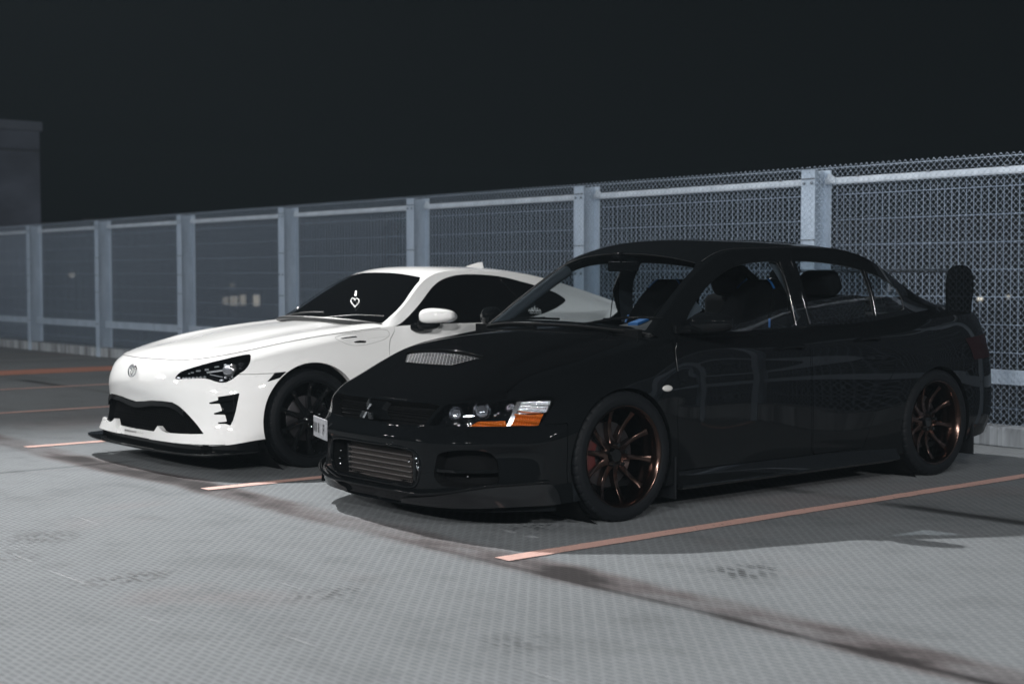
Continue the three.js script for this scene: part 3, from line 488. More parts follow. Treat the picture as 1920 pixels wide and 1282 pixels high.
  part('shut_line', both(tube(path(f, dense([[0, .7199], [.3, .7199], [.64, .7199], [.9, .7199], [SW.us[5], .7199], [SW.us[7], .7199]].map(([u, v]) => [u, SW.vs[5] - .0002]), .05), -.0004), .0022, { seg: 200 })), M.trim, coupe);
  // lip under the mouth: raised outer pieces with a fang at each inner end
  const lipPoly = inPoly([[.185, -.02], [.215, .012], [.255, .058], [.291, .100], [.330, .070], [.385, .056], [.60, .058], [.69, .062], [.80, .03], [.86, -.02]]);
  const lipFace = clip(grid((u, v) => SW.f(u, v), sampled([[.15, .006], [.9]]), sampled([[0, .006], [.12]])), (x, y, z, u, v) => lipPoly(u, v)), lipOut = offset(lipFace, .028); lipOut.cut = lipFace.cut;
  for (const k of [(m) => m, mirrorX]) part('lip_corner', k(join(lipOut, rim(lipOut, inward(.035)))), M.white, bumper);
  part('mouth_bar', both(join(barOut, rim(barOut, inward(.03)))), M.gloss, bumper);
  const mesh = [];
  for (let row = 0; row < 12; row++) for (let k = 0; k < 30; k++) { const u = -.02 + k * .023 + (row & 1) * .0115, v = .062 + row * .019; if (mouth(u, v) > .012 && barF(u, v) < -.008) { const s = spot(f, Math.max(u, .0001), v, -.04); mesh.push(place(ring(.0098, .0022, 6, 1, .9), s)); } }
  part('mouth_mesh', both(join(mouthWall, mouthFloor)), M.dark, bumper); part('mouth_grid', both(join(...mesh)), M.dark, bumper).userData.kind = 'stuff';
  part('lip_print', (() => { const m = mk(), us2 = range(-.17, .12, 24); const g = grid((u, q) => { const s = SW.f(Math.abs(u), lerp(.020, .036, q)); return [Math.sign(u || 1) * s[0], s[1], s[2] + .002]; }, us2, [0, 1], { seam: false }); for (let k = 0; k < g.t.length; k += 2) { g.t[k] = (g.t[k] + .17) / .29; } return g; })(), new THREE.MeshStandardMaterial({ transparent: true, roughness: .5, map: paintTex(512, 48, (c, w, h) => { c.clearRect(0, 0, w, h); c.fillStyle = '#101214'; c.font = 'italic bold 40px sans-serif'; c.transform(1, 0, -.3, 1, 12, 0); const r = rng(4); for (let k = 0; k < 13; k++) { const x = 8 + k * 22; c.fillRect(x, 8 + r() * 4, 16, 9); c.fillRect(x + r() * 8, 8, 7, 32); c.fillRect(x, 30, 17, 8); } for (let k = 13; k < 20; k++) { c.fillRect(14 + k * 22, 12, 3, 24); c.fillRect(14 + k * 22, 22, 12, 3); } }) }), bumper);
  for (const s of [0, 1]) {
    const q = (m) => (s ? mirrorX(m) : m);
    part('bumper_vent', q(join(ventWall, ventFloor, ...fins)), M.gloss, coupe);
    const hl = part('headlight', q(join(lampWall, lampFloor)), M.gloss, coupe);
    const at = (u, v, d, m, k) => place(m, spot(f, u, v, d), k), bits = [], silver = [];
    for (let k = 0; k < 7; k++) silver.push(at(.535 + k * .024, .535 + k * .0012, -.022, join(ball(.0075), box(.016, .012, .006, 0, 0, -.006, .002))));
    silver.push(at(.505, .534, -.012, box(.03, .014, .008, 0, 0, 0, .004)));
    for (const [u, v, w, h] of [[.602, .588, .02, .008], [.64, .604, .03, .01], [.69, .612, .026, .012], [.58, .578, .014, .006], [.745, .63, .03, .006], [.79, .64, .02, .006]]) silver.push(at(u, v, -.02, box(w, h, .008, 0, 0, 0, .003)));
    silver.push(at(.735, .585, -.02, put(box(.10, .012, .008, 0, 0, 0, .003), { rot: [0, 0, .05] })), at(.78, .505, -.022, ball(.011, 0, 0, 0, 1.3, .8, .6)), at(.80, .522, -.022, ball(.009)), at(.745, .548, -.028, put(box(.085, .006, .006), { rot: [0, 0, -.32] })), at(.838, .52, -.022, ball(.007)));
    silver.push(at(.808, .585, -.03, put(lathe([[-.02, .034], [.012, .036], [.016, .033], [.004, .026], [.004, .0]], 32, 'z'), {})));
    part('lamp_reflector', q(join(...silver)), M.silver, hl);
    part('projector', q(join(at(.832, .588, -.018, ball(.028, 0, 0, 0, .9, 1.1, .75)))), std([0.62, 0.62, 0.63], 0.18, 0.9), hl);
    const badge = [ring(.021, .0016), ...[[-1, .9], [-1, -.9], [1, .2]].map(([a, b]) => put(ring(.0055, .0014, 14), { at: [a * .006, b * .0058, 0] })), box(.0028, .012, .002, .0045, .0055, 0)];
    part('lamp_badge', q(at(.878, .592, -.012, join(...badge))), M.chrome, hl);
    part('lens', q(lampLens), M.lens, hl);
    part('wing_vent', q(join(...slots)), M.trim, coupe);
    part('vent_line', q(tube(path(f, dense(curvy([[1.674, .662], [1.710, .683], [2.028, .690], [2.028, .640], [1.84, .574], [1.729, .588]], true, 5), .03), 0), .0013, { closed: true, seg: 120 })), std([0.25, 0.25, 0.25], 0.6), coupe);
    part('vent_blade', q(tube(path(f, [[1.88, .624], [1.95, .632], [2.02, .640]], .001), .003)), M.white, coupe);
    // small dark flare at the front of the arch
    part('arch_flare', q(skin([[[.868, .565, .325], [.872, .618, .27], [.878, .622, .20], [.878, .585, .245]], [[.84, .565, .325], [.84, .618, .27], [.84, .622, .20], [.84, .585, .245]]].reverse())), M.gloss, coupe);
    // wheel house
    for (const z of [0, -2.57]) part('wheel_house', q(join(put(fromGeo(new THREE.CylinderGeometry(.368, .368, .5, 40, 1, true, -Math.PI / 2, Math.PI)), { rot: [0, 0, Math.PI / 2], at: [.60, .31, z] }), put(fromGeo(new THREE.CircleGeometry(.37, 30)), { rot: [0, Math.PI / 2, 0], at: [.36, .31, z] }))), M.dark, coupe);
    // door mirror
    const fold = (m) => (s ? put(m, { at: [.30, -.02, -.62], rot: [0, .86, 0] }) : m);        // the far one is folded in
    const mir = part('mirror', q(fold(pod([.905, .945, -.955], [.235, .115, .16], .52))), M.white, coupe);
    part('mirror_foot', q(join(put(pod([0, 0, 0], [.15, .095, .12], 0), { at: [.845, .885, -.925], rot: [0, .4, 0] }), tube([[.75, .87, -.86], [.80, .865, -.885], [.86, .89, -.93]], .03))), M.gloss, mir);
    part('mirror_glass', q(fold(put(fromGeo(new THREE.CircleGeometry(.05, 24).scale(1.7, .85, 1)), { at: [.905, .945, -1.03], rot: [0, Math.PI + .5, 0] }))), M.chrome, mir);
  }
  // splitter
  const plan = curvy([[0, .878], [.30, .870], [.60, .838], [.80, .785], [.858, .752], [.874, .68], [.874, .40]], false, 8), inner = plan.map(([x, z]) => [x * .93, z - .09]);
  part('splitter', both(skin(plan.map(([x, z], k) => [[inner[k][0], .150, inner[k][1]], [x * .985, .142, z - .012], [x, .137, z], [x, .128, z], [inner[k][0], .124, inner[k][1]]]), { caps: true })), M.gloss, coupe);
  part('splitter_riser', both(skin(sampled([[0, .05], [SW.us[4]]]).map((u) => { const a = SW.row(0, u), k = smooth(.75, 1, u); return [[a[0] - .012, a[1] + .01 + .01 * k, a[2] - .012], [a[0] - .012, .135, a[2] - .012]]; }), { closed: false, caps: false })), M.gloss, coupe);
  part('side_skirt', both(skin(range(-.36, -2.2, 8).map((z) => [[.80, .125, z], [.875, .13, z], [.88, .15, z], [.862, .185, z], [.80, .19, z]]))), M.gloss, coupe);
  // emblem on the nose: three linked ellipses
  const bs = spot(f, .02, .562, .006); bs.n = V(0, .22, .975).normalize(); bs.du = V(1, 0, 0); bs.dv = bs.n.clone().cross(bs.du).normalize(); bs.p.x = 0;
  part('emblem', place(join(ring(.056, .0055, 40, 1, .70), ring(.026, .0048, 32, .62, 1.1), put(ring(.036, .0048, 32, 1, .36), { at: [0, .017, 0] })), bs), M.chrome, coupe);
  // ---- cabin
  const topF = CW.top, sideF = CW.side, ts = sampled([[0, .006], [.3, .012], [1]]);
  const top = grid((t, w) => topF(t, w), ts, sampled([[0, .008], [.12, .03], [1]])), side = grid((t, v) => sideF(t, v), sampled([[0, .006], [.75, .02], [1]]), range(0, 1, 60));
  const wsF = inPoly([[.008, .03], [.14, .03], [.25, .05], [.272, .10], [.276, .5], [.276, 1.2], [.008, 1.2]]), rearF = inPoly([[.655, .12], [.67, .09], [.93, .10], [.945, .14], [.945, 1.2], [.655, 1.2]]);
  let q = recess(top, (u, v) => wsF(u, v), .004); let roof = q.rest; const wsGlass = q.floor, wsEdge = q.wall; q = recess(roof, (u, v) => rearF(u, v), .004); roof = q.rest;
  const dlo = inPoly(curvy([[.018, .02], [.030, .09], [.115, .625], [.215, .775], [.282, .845], [.333, .885], [.403, .922], [.470, .922], [.524, .89], [.575, .812], [.667, .645], [.703, .47], [.700, .36], [.633, .165], [.550, .064], [.427, .03], [.2, .02]], true, 4));
  const d = recess(side, (u, v) => dlo(u, v), .005);
  part('roof', both(roof), M.white, coupe); part('windshield', both(join(wsGlass, wsEdge)), M.tint, coupe); part('rear_window', both(join(q.floor, q.wall)), M.tint, coupe);
  for (const s of [0, 1]) { const k = (m) => (s ? mirrorX(m) : m); part('quarter_panel', k(d.rest), M.white, coupe); const w = part('side_window', k(join(d.floor, d.wall)), M.tint, coupe);
    part('window_post', k(tube([[.513, .9], [.52, .6], [.53, .3], [.535, .06]].map(([t, v]) => spot(sideF, t, v, -.002).p), .006)), M.gloss, w); }
  part('cowl', both(tube([[0, .926, -.475], [.3, .92, -.51], [.55, .905, -.585], [.69, .885, -.655]], .016)), M.trim, coupe);
  for (const [a, b] of [[[.18, .93, -.515], [.62, .945, -.72]], [[-.45, .925, -.57], [.10, .965, -.57]]]) part('wiper', tube([a, [lerp(a[0], b[0], .5), lerp(a[1], b[1], .5) + .012, lerp(a[2], b[2], .5)], b], .007), M.trim, coupe);
  part('roof_fin', both(skin([[[0, 1.265, -1.83], [.004, 1.264, -1.83]], [[0, 1.300, -1.93], [.012, 1.262, -1.93]], [[0, 1.322, -2.02], [.018, 1.258, -2.0]], [[0, 1.325, -2.06], [.020, 1.252, -2.06]], [[0, 1.26, -2.08], [.018, 1.25, -2.075]]], { closed: false, caps: false })), M.white, coupe);
  // white heart sticker on the windshield and a small print on the quarter window
  const onGlass = (x, y) => { const c = [lerp(.0905, .136, y), 0], t = .071 + .050 * y, w = .50 + .165 * y - (x * .125); return topF(t, w); };
  const heart = range(0, Math.PI * 2, 40).map((a) => { const hx = Math.pow(Math.sin(a), 3), hy = (13 * Math.cos(a) - 5 * Math.cos(2 * a) - 2 * Math.cos(3 * a) - Math.cos(4 * a)) / 16; const p = V(...onGlass(-hx * .5, (hy + 1.05) / 1.9)); p.y += .004; p.z += .004; return p; });
  const sticker = std([.75, .76, .76], .6);
  part('heart_sticker', join(tube(heart.slice(0, -1), .0042, { closed: true, seg: 100, sides: 5 }), skin([0, 1].map((k) => [[-.13, 1.2], [.10, 1.2], [.16, 1.72], [-.07, 1.72]].map(([x, y]) => { const p = onGlass(-x, y); return [p[0], p[1] + .003 + k * .002, p[2] + .003 + k * .002]; })))), sticker, coupe);
  part('window_print', grid((a, b) => { const t = lerp(lerp(.528, .542, b), lerp(.576, .593, b), a), v = lerp(lerp(.119, .308, b), lerp(.074, .267, b), a); return spot(sideF, t, v, -.003).p.toArray(); }, range(0, 1, 8), range(0, 1, 8), { seam: false, flip: true }), new THREE.MeshStandardMaterial({ transparent: true, roughness: .6, side: THREE.DoubleSide, map: paintTex(256, 160, (c, w, h) => { c.clearRect(0, 0, w, h); c.strokeStyle = c.fillStyle = '#e4e6e6'; c.lineWidth = 7; for (const [x, t, b] of [[38, 62, 26], [82, 40, 28], [128, 14, 34], [174, 44, 28], [218, 66, 26]]) { c.beginPath(); c.moveTo(x - b, 116); c.lineTo(x, t); c.lineTo(x + b, 116); c.stroke(); c.beginPath(); c.moveTo(x - b / 3, 108); c.lineTo(x, t + 34); c.lineTo(x + b / 3, 108); c.stroke(); } for (let k = 0; k < 13; k++) c.fillRect(14 + k * 18, 128, 12, 16); }) }), coupe);
  // wheels: black multi-spoke, bright nuts
  const rimG = join(lathe([[.098, .240], [.104, .246], [.099, .242], [.075, .228], [-.09, .222]], 64), ...range(0, 9, 9).map((k) => spin(spokeMesh(.045, .230, { x0: .070, x1: .088, w0: .03, w1: .02, d0: .04, d1: .025 }), k * Math.PI / 5)), lathe([[.085, 0], [.085, .03], [.06, .062], [.02, .065]], 24));
  const tyre = toGeo(tyreMesh(.312, .215, .240, { lug: 44 })), rimGeo = toGeo(rimG), disc = toGeo(lathe([[.02, 0], [.02, .145], [.0, .145], [0, .08]], 40)), nuts = toGeo(join(...range(0, 4, 4).map((k) => spin(join(put(fromGeo(new THREE.CylinderGeometry(.010, .011, .03, 6)), { rot: [0, 0, Math.PI / 2], at: [.095, .05, 0] }), ball(.0085, .112, .05, 0)), k * Math.PI * .4 + .3)), ...range(0, 9, 9).map((k) => spin(ball(.0045, .094, .205, .012), k * Math.PI / 5))));
  for (const [x, z] of [[.765, 0], [-.765, 0], [.77, -2.57], [-.77, -2.57]]) wheel(coupe, [x, .312, z], x < 0, { parts: [['tyre', tyre, M.rubber], ['rim', rimGeo, M.gloss], ['brake_disc', disc, M.steel], ['wheel_nut', nuts, M.chrome]] });
  part('underbody', toGeo(box(1.5, .03, 4.0, 0, .17, -1.3)), M.dark, coupe);
}
// ---------------------------------------------------------------- the black saloon
const saloon = thing('saloon', 'black four-door sports saloon with bronze ten-spoke wheels and a tall rear wing', 'car', [0, 0, -.04]);
const netB = [
  [[0, .115, .885], [.33, .115, .875], [.60, .118, .79], [.76, .125, .63], [.86, .13, .43], [.87, .15, 0], [.86, .15, -.37], [.86, .15, -.5], [.862, .15, -1.0], [.862, .15, -1.5], [.865, .155, -2.2], [.865, .17, -2.625], [.86, .20, -3.0], [.80, .215, -3.25], [.68, .22, -3.40], [.33, .22, -3.46], [0, .22, -3.48]],
  [[0, .22, .92], [.33, .22, .905], [.59, .22, .82], [.745, .225, .65], [.845, .235, .45], [.87, .25, 0], [.862, .25, -.37], [.858, .25, -.5], [.862, .25, -1.0], [.864, .25, -1.5], [.87, .26, -2.2], [.88, .27, -2.625], [.875, .30, -3.0], [.825, .31, -3.27], [.70, .31, -3.43], [.34, .31, -3.50], [0, .31, -3.52]],
  [[0, .36, .928], [.33, .36, .910], [.58, .36, .826], [.722, .365, .648], [.842, .375, .455], [.892, .45, 0], [.868, .45, -.37], [.858, .45, -.5], [.862, .45, -1.0], [.864, .45, -1.5], [.876, .46, -2.2], [.893, .48, -2.625], [.878, .50, -3.0], [.835, .5, -3.27], [.71, .5, -3.43], [.35, .5, -3.51], [0, .5, -3.53]],
  [[0, .425, .948], [.33, .425, .928], [.58, .425, .842], [.722, .43, .658], [.842, .44, .458], [.896, .56, 0], [.869, .555, -.37], [.858, .56, -.5], [.862, .565, -1.0], [.864, .57, -1.5], [.877, .575, -2.2], [.896, .585, -2.625], [.876, .605, -3.0], [.832, .61, -3.265], [.71, .61, -3.425], [.35, .61, -3.51], [0, .61, -3.53]],
  [[0, .485, .918], [.33, .485, .898], [.565, .485, .812], [.705, .49, .628], [.828, .505, .440], [.888, .66, 0], [.868, .66, -.37], [.856, .67, -.5], [.86, .68, -1.0], [.862, .69, -1.5], [.874, .69, -2.2], [.892, .69, -2.625], [.87, .71, -3.0], [.825, .72, -3.25], [.70, .72, -3.41], [.35, .72, -3.50], [0, .72, -3.52]],
  [[0, .585, .90], [.31, .585, .88], [.54, .59, .79], [.68, .60, .60], [.80, .62, .38], [.835, .725, 0], [.83, .805, -.25], [.825, .85, -.42], [.83, .875, -1.0], [.83, .885, -1.5], [.828, .90, -2.1], [.82, .915, -2.5], [.795, .945, -2.85], [.765, .965, -3.12], [.665, .968, -3.34], [.33, .97, -3.42], [0, .97, -3.44]],
  [[0, .615, .88], [.30, .615, .86], [.52, .62, .77], [.66, .63, .58], [.758, .672, .36], [.775, .77, 0], [.77, .845, -.25], [.765, .885, -.42], [.765, .915, -1.0], [.765, .93, -1.5], [.755, .945, -2.1], [.735, .98, -2.5], [.70, 1.012, -2.85], [.675, 1.024, -3.12], [.605, 1.018, -3.30], [.3, 1.02, -3.38], [0, 1.02, -3.40]],
];
const SB = netSurface(netB);
const bz = (r, z, a, b) => invert((u) => SB.row(r, u)[2], z, a, b);
const beltB = spline3(TSW, [-.40, -.62, -1.05, -1.5, -2.05, -2.45, -2.78, -3.0].map((z) => { const q = SB.row(6, bz(6, z, SB.us[5], SB.us[15])); return [q[0] - .004, q[1] - .002, q[2]]; }));
const CB = cabin(TSW, [[.70, .92, -.36], [.66, 1.04, -.52], [.585, 1.315, -.955], [.59, 1.368, -1.35], [.57, 1.372, -2.05], [.577, 1.27, -2.46], [.61, 1.125, -2.72], [.64, 1.03, -2.94]],
  [[0, .965, -.20], [0, 1.10, -.40], [0, 1.378, -.87], [0, 1.432, -1.35], [0, 1.418, -2.08], [0, 1.30, -2.50], [0, 1.135, -2.86], [0, 1.04, -3.06]], beltB);
const weave = dataTex(64, 64, (x, y) => { const a = ((x >> 4) + (y >> 4)) & 3, h = a < 2 ? Math.sin((x & 15) / 16 * Math.PI) : Math.sin((y & 15) / 16 * Math.PI); return [a < 2 ? 255 : 90, a < 2 ? 255 : 90, a < 2 ? 255 : 95].map((q) => q * (0.5 + 0.5 * h)); });
weave.repeat.set(120, 120);
const carbon = new THREE.MeshPhysicalMaterial({ color: lin(.012, .0135, .0150), map: weave, roughness: .4, specularIntensity: .05, clearcoat: .6, clearcoatRoughness: .05, side: THREE.DoubleSide });
const hoodCarbon = carbon.clone(); hoodCarbon.color.setRGB(.0050, .0058, .0066); hoodCarbon.specularIntensity = 0; hoodCarbon.clearcoat = .42;
{
  const us = sampled([[0, .008], [SB.us[5], .012], [SB.us[7] + .1, .025], [SB.us[10], .02], [SB.us[16]]]), vs = sampled([[0, .008], [SB.vs[6]]]), f = SB.f;
  let wall = grid((u, v) => f(u, v), us, vs); const body = [], at = (u, v, d, m, k) => place(m, spot(f, Math.max(u, 1e-4), v, d), k);
  for (const zc of [0, -2.625]) { wall = clip(wall, arch(zc, .318, .347)); body.push(rim(wall, toward(-.05, 0, 0))); }
  // upper grille, lower mouth, brake duct, headlight
  const grille = inPoly([[-.2, .500], [.30, .500], [.400, .507], [.420, .545], [.47, .64], [.50, .695], [.42, .721], [-.2, .721]]);
  let r = recess(wall, (u, v) => grille(u, v), .05); wall = r.rest; const grilleWall = r.wall, grilleFloor = r.floor;
  const mouth = inPoly(curvy([[-.3, .326], [0, .326], [.28, .322], [.36, .295], [.385, .22], [.375, .13], [.34, .085], [.2, .078], [-.3, .078]], true, 4));
  r = recess(wall, (u, v) => mouth(u, v), .11); wall = r.rest; const mouthWall = r.wall, mouthFloor = r.floor;
  const duct = inPoly(curvy([[.475, .22], [.495, .295], [.56, .325], [.64, .333], [.745, .312], [.785, .258], [.792, .19], [.785, .125], [.74, .108], [.60, .095], [.50, .105], [.47, .15]], true, 4));
  r = recess(wall, (u, v) => duct(u, v), .09); wall = r.rest; const ductWall = r.wall, ductFloor = r.floor;
  const slat = clip(r.lens, (x, y, z, u, v) => Math.min(v - .178, .196 - v)), slatM = join(offset(slat, -.012), rim(offset(slat, -.012), inward(.05)));
  const lampPoly = inPoly([[.428, .511], [.451, .556], [.483, .615], [.517, .685], [.545, .714], [.60, .720], [.80, .721], [.95, .718], [1.02, .711], [1.042, .690], [1.027, .627], [1.009, .544], [.992, .497], [.812, .499], [.573, .512]]);
  r = recess(wall, (u, v) => lampPoly(u, v), .075, .003); wall = r.rest; const lampWall = r.wall, lampFloor = r.floor, lampLens = r.lens;
  // marker lamp, doors
  const seat = inPoly(range(0, 23, 23).map((k) => [1.757 + .044 * Math.cos(k * Math.PI / 12), 0.465 + .018 * Math.sin(k * Math.PI / 12)]));
  r = recess(wall, (u, v) => seat(u, v), .006); wall = r.rest; const seatM = join(r.wall, r.floor);
  const d1 = inPoly([[2.0, .80], [1.965, .69], [1.877, .54], [1.845, .40], [1.842, .317], [1.862, .07], [2.95, .07], [2.952, .3], [2.938, .6], [2.93, .80]]), d2 = inPoly([[2.944, .80], [2.952, .6], [2.966, .3], [2.964, .07], [3.40, .07], [3.47, .2], [3.60, .385], [3.66, .45], [3.70, .55], [3.70, .80]]);
  const door1 = shutLine(wall, (u, v) => d1(u, v)); wall = door1.outside; const door2 = shutLine(wall, (u, v) => d2(u, v)); wall = door2.outside;
  const seam = spline([.98, 1.05, 1.15], [.52, .485, .45]), front = shutLine(wall, (u, v) => Math.min((u < 1.0 ? .72 : seam(u)) - v, 1.14 - u)); wall = front.outside;
  // hood of bare carbon with a meshed outlet; the wings beside it are painted
  const hoodY = spline([-.45, -.1, .05, .25, .4, .5, .6, .7, .8, .881], [.945, .917, .904, .878, .838, .798, .752, .702, .652, .615]);
  const hoodF = (u, w) => { const e = SB.row(6, u), c = hoodY(e[2]), x = e[0] * (1 - w), z = e[2]; let y = e[1] + (c - e[1]) * Math.pow(Math.sin(w * Math.PI / 2), lerp(.45, .85, smooth(.7, .86, z))) + .004 * Math.sin(clamp(w / .3, 0, 1) * Math.PI) * smooth(.55, .2, z); const crown = .5 + .04 * z; y += .014 * smooth(crown + .05, crown - .03, x) * smooth(.75, .35, z); return [w > .9999 ? 0 : x, y, z]; };
  const whole = grid(hoodF, sampled([[.01, .01], [SB.us[7] + .02]]), range(0, 1, 60));
  const hoodLine = spline([.82, .948, 1.15, 1.342, 2.0], [.012, .094, .10, .101, .122]);
  const split = shutLine(whole, (u, w) => (u < .82 ? 1 : w - hoodLine(u)), .005);
  const outlet = (x, z) => Math.min((.352 - 1.2 * (z - .44) - Math.abs(x)) * .64, z - .450, .578 - .35 * x * x - z);
  const hood2 = clip(split.inside, (x, y, z) => -outlet(x, z)), hole = rim(hood2, toward(0, -.022, 0)), net = offset(clip(split.inside, (x, y, z) => outlet(x, z)), -.014);
  body.push(split.outside, split.edge, door1.edge, door2.edge, front.edge);
  const deck = deckSurface((u) => SB.row(6, u), sampled([[bz(6, -2.80, SB.us[10], SB.us[16]), .03], [SB.us[16]]]), spline([-3.41, -3.1, -2.75], [1.02, 1.045, 1.05]));
  part('body', both(join(wall, body)), M.black, saloon);
  const bumper = part('front_bumper', both(front.inside), M.black, saloon);
  const hoodPart = part('hood', both(join(hood2, hole)), hoodCarbon, saloon);
  part('boot_lid', both(deck), M.black, saloon);
  // outlet mesh: crossing wires over a dark well
  const hy = (x, z) => { const e = invert((u) => SB.row(6, u)[2], z, .01, SB.us[7]), w = 1 - Math.abs(x) / SB.row(6, e)[0]; return hoodF(e, clamp(w, 0, .9998))[1]; };
  const wiresM = []; for (let k = -26; k <= 26; k++) for (const s of [-1, 1]) { let run = []; for (let q = 0; q <= 26; q++) { const z = .446 + q * .0056, x = k * .028 + s * (z - .5) * 1.1; if (outlet(x, z) > -.004 && Math.abs(x) < .36) run.push([x, hy(x, z) - .012, z]); else if (run.length) break; } if (run.length > 1) wiresM.push(tube([run[0], run[run.length >> 1], run[run.length - 1]].filter((p, i, a) => i === 0 || p !== a[i - 1]), 0.0014, { seg: 3, sides: 4 })); }
  part('outlet_well', both(offset(net, -.02)), M.dark, hoodPart);
  part('outlet_mesh', join(...wiresM), std([.065, .070, .078], .5, .4), hoodPart).userData.kind = 'stuff';
  part('outlet_frame', both(tube(range(0, 1, 14).map((k) => { const x = k * .325, z = .452; return [x, hy(x, z) + .003, z - .004]; }), .006)), M.gloss, hoodPart);
  // grille: fine slats, boss and three-diamond emblem
  const gb = []; for (let k = 0; k < 6; k++) gb.push(both(tube(range(0, .44, 12).map((u) => { const v = .53 + k * .031; return spot(f, Math.max(u, 1e-4), v, -.042).p; }), .003, { seg: 24 })));
  part('grille', both(join(grilleWall, grilleFloor)), M.dark, bumper); part('grille_slat', join(...gb), M.dark, bumper).userData.kind = 'stuff';
  part('grille_boss', skin([.515, .55, .60, .65, .70].map((v, k) => { const p = spot(f, 1e-4, v, 0).p, w = [.11, .085, .075, .09, .12][k]; return [[-w, p.y, p.z - .045], [-w * .7, p.y, p.z - .022], [w * .7, p.y, p.z - .022], [w, p.y, p.z - .045]]; })), M.black, bumper);
  const gem = (a) => put(skin([[[0, .004, 0], [.021, .036, 0], [0, .068, 0], [-.021, .036, 0]], [[0, .010, .008], [.015, .036, .008], [0, .060, .008], [-.015, .036, .008]]]), { rot: [0, 0, a] });
  const es = { p: V(0.004, .545, .934), n: V(0, .22, .975).normalize(), du: V(1, 0, 0), dv: V(0, .975, -.22).normalize() };
  part('emblem', place(join(gem(0), gem(Math.PI * 2 / 3), gem(-Math.PI * 2 / 3)), es, 1.05), M.chrome, bumper);
  // lower mouth: intercooler rows, pipes
  part('mouth', both(join(mouthWall, mouthFloor)), M.dark, bumper);
  const bars = [], fins = [];
  for (let k = 0; k < 9; k++) { const y = .128 + k * .0262; bars.push(box(.56, .0085, .05, -.01, y, .835, .002)); const n = 62; for (let q = 0; q < n; q++) { const x = -.285 + q * .0089; fins.push(put(box(.0012, .0195, .04), { at: [x, y + .0131, .828], rot: [0, 0, (q & 1 ? 1 : -1) * .42] })); } }
  const ic = part('intercooler', join(...bars), std([.13, .12, .117], .42, .85), saloon);
  for (const x of [-.30, .285]) part('cooler_tank', box(.03, .25, .07, x, .235, .82, .01), M.gloss, ic);
  part('cooler_fin', join(...fins), std([.15, .136, .13], .45, .8), ic).userData.kind = 'stuff';
  part('cooler_pipe', join(tube([[.29, .30, .82], [.36, .29, .84], [.41, .24, .80], [.46, .20, .70]], .032, { sides: 14 }), tube([[-.31, .17, .82], [-.38, .18, .83], [-.44, .22, .78]], .03, { sides: 14 })), M.gloss, ic);
  const glintBalls = []; { const rr = rng(17); for (const [x, y, z] of [[.335, .335, .875], [.345, .29, .87], [.37, .165, .862], [.335, .14, .88], [.40, .13, .85], [.31, .20, .885], [.35, .215, .878], [.31, .32, .90], [-.36, .31, .86], [-.37, .27, .86], [-.365, .24, .86], [-.36, .2, .87], [-.39, .17, .84], [-.37, .15, .86], [-.41, .29, .83], [.56, .20, .76], [.59, .17, .75], [.575, .26, .745]]) glintBalls.push(ball(.006 + rr() * .005, x, y, z, 1, 1, 1, 10)); }  // scattered chrome balls added to stand in for glints in the openings
  part('clamp_and_glint_balls', join(...glintBalls, put(ring(.034, .004, 20), { at: [.335, .296, .832], rot: [0, 1.2, 0] }), put(ring(.034, .004, 20), { at: [.42, .232, .785], rot: [0.3, 1.0, 0] })), M.chrome, ic);  // clamp rings joined with the added glint balls
  // carbon lip with raised ends, blade below
  const lipFace = clip(grid((u, v) => f(u, v), sampled([[.22, .01], [1.09]]), sampled([[0, .008], [.13]])), ((p) => (x, y, z, u, v) => p(u, v))(inPoly([[.235, -.02], [.24, .02], [.34, .034], [.45, .052], [.62, .085], [.78, .110], [.92, .115], [1.045, .090], [1.066, .05], [1.066, -.02]]))), lipOut = offset(lipFace, .016); lipOut.cut = lipFace.cut;
  for (const s of [0, 1]) part('lip_corner', s ? mirrorX(join(lipOut, rim(lipOut, inward(.02)))) : join(lipOut, rim(lipOut, inward(.02))), carbon, bumper);
  part('lip', both(blade((u) => SB.row(0, u), range(0, SB.us[4] + .01, 70), (u) => .030 + .022 * smooth(.2, .6, u) - .02 * smooth(.9, 1.05, u), (u) => .092, (u) => .122 + .01 * smooth(.2, .5, u))), M.black, bumper);
  part('lip_glint_bead', both(tube(range(0, SB.us[4] - .02, 40).map((u) => { const p = spot(f, Math.max(u, 1e-4), .055 + .055 * smooth(.3, .8, u), .012 + .012 * smooth(.2, .45, u)).p; return p; }), .009, { seg: 120, sides: 10 })), M.gloss, bumper);  // glossy bead added to catch the lamps as dots along the lip
  part('mouth_glint_bead', both(tube(curvy([[1e-3, .326], [.28, .322], [.36, .295], [.385, .22], [.375, .13], [.34, .085], [.2, .078], [1e-3, .078]], false, 6).map(([u, v]) => spot(f, Math.max(u, 1e-4), v, -.004).p), .010, { seg: 120, sides: 10 })), M.black, bumper);  // bead added round the opening to pick up lamp highlights
  part('lip_flick', mirrorX(skin(range(0, 1, 8).map((k) => { const u = lerp(.62, 1.0, k), a = SB.row(0, u), h = lerp(.03, .13, Math.pow(k, 1.4)), o = .035 + .035 * k; return [[a[0], .11, a[2]], [a[0] + o, .11 + .03 * k, a[2] + o * .6], [a[0] + o * 1.02, .13 + h, a[2] + o * .5], [a[0] + .005, .125 + h * .7, a[2] - .01]]; }))), M.black, bumper);
  // licence plate set to one side
  const plate = part('licence_plate', box(.30, .11, .008, 0, 0, 0, .003), std([.24, .25, .27], .45), bumper); plate.position.set(-.548, .412, .868); plate.rotation.y = -.33;
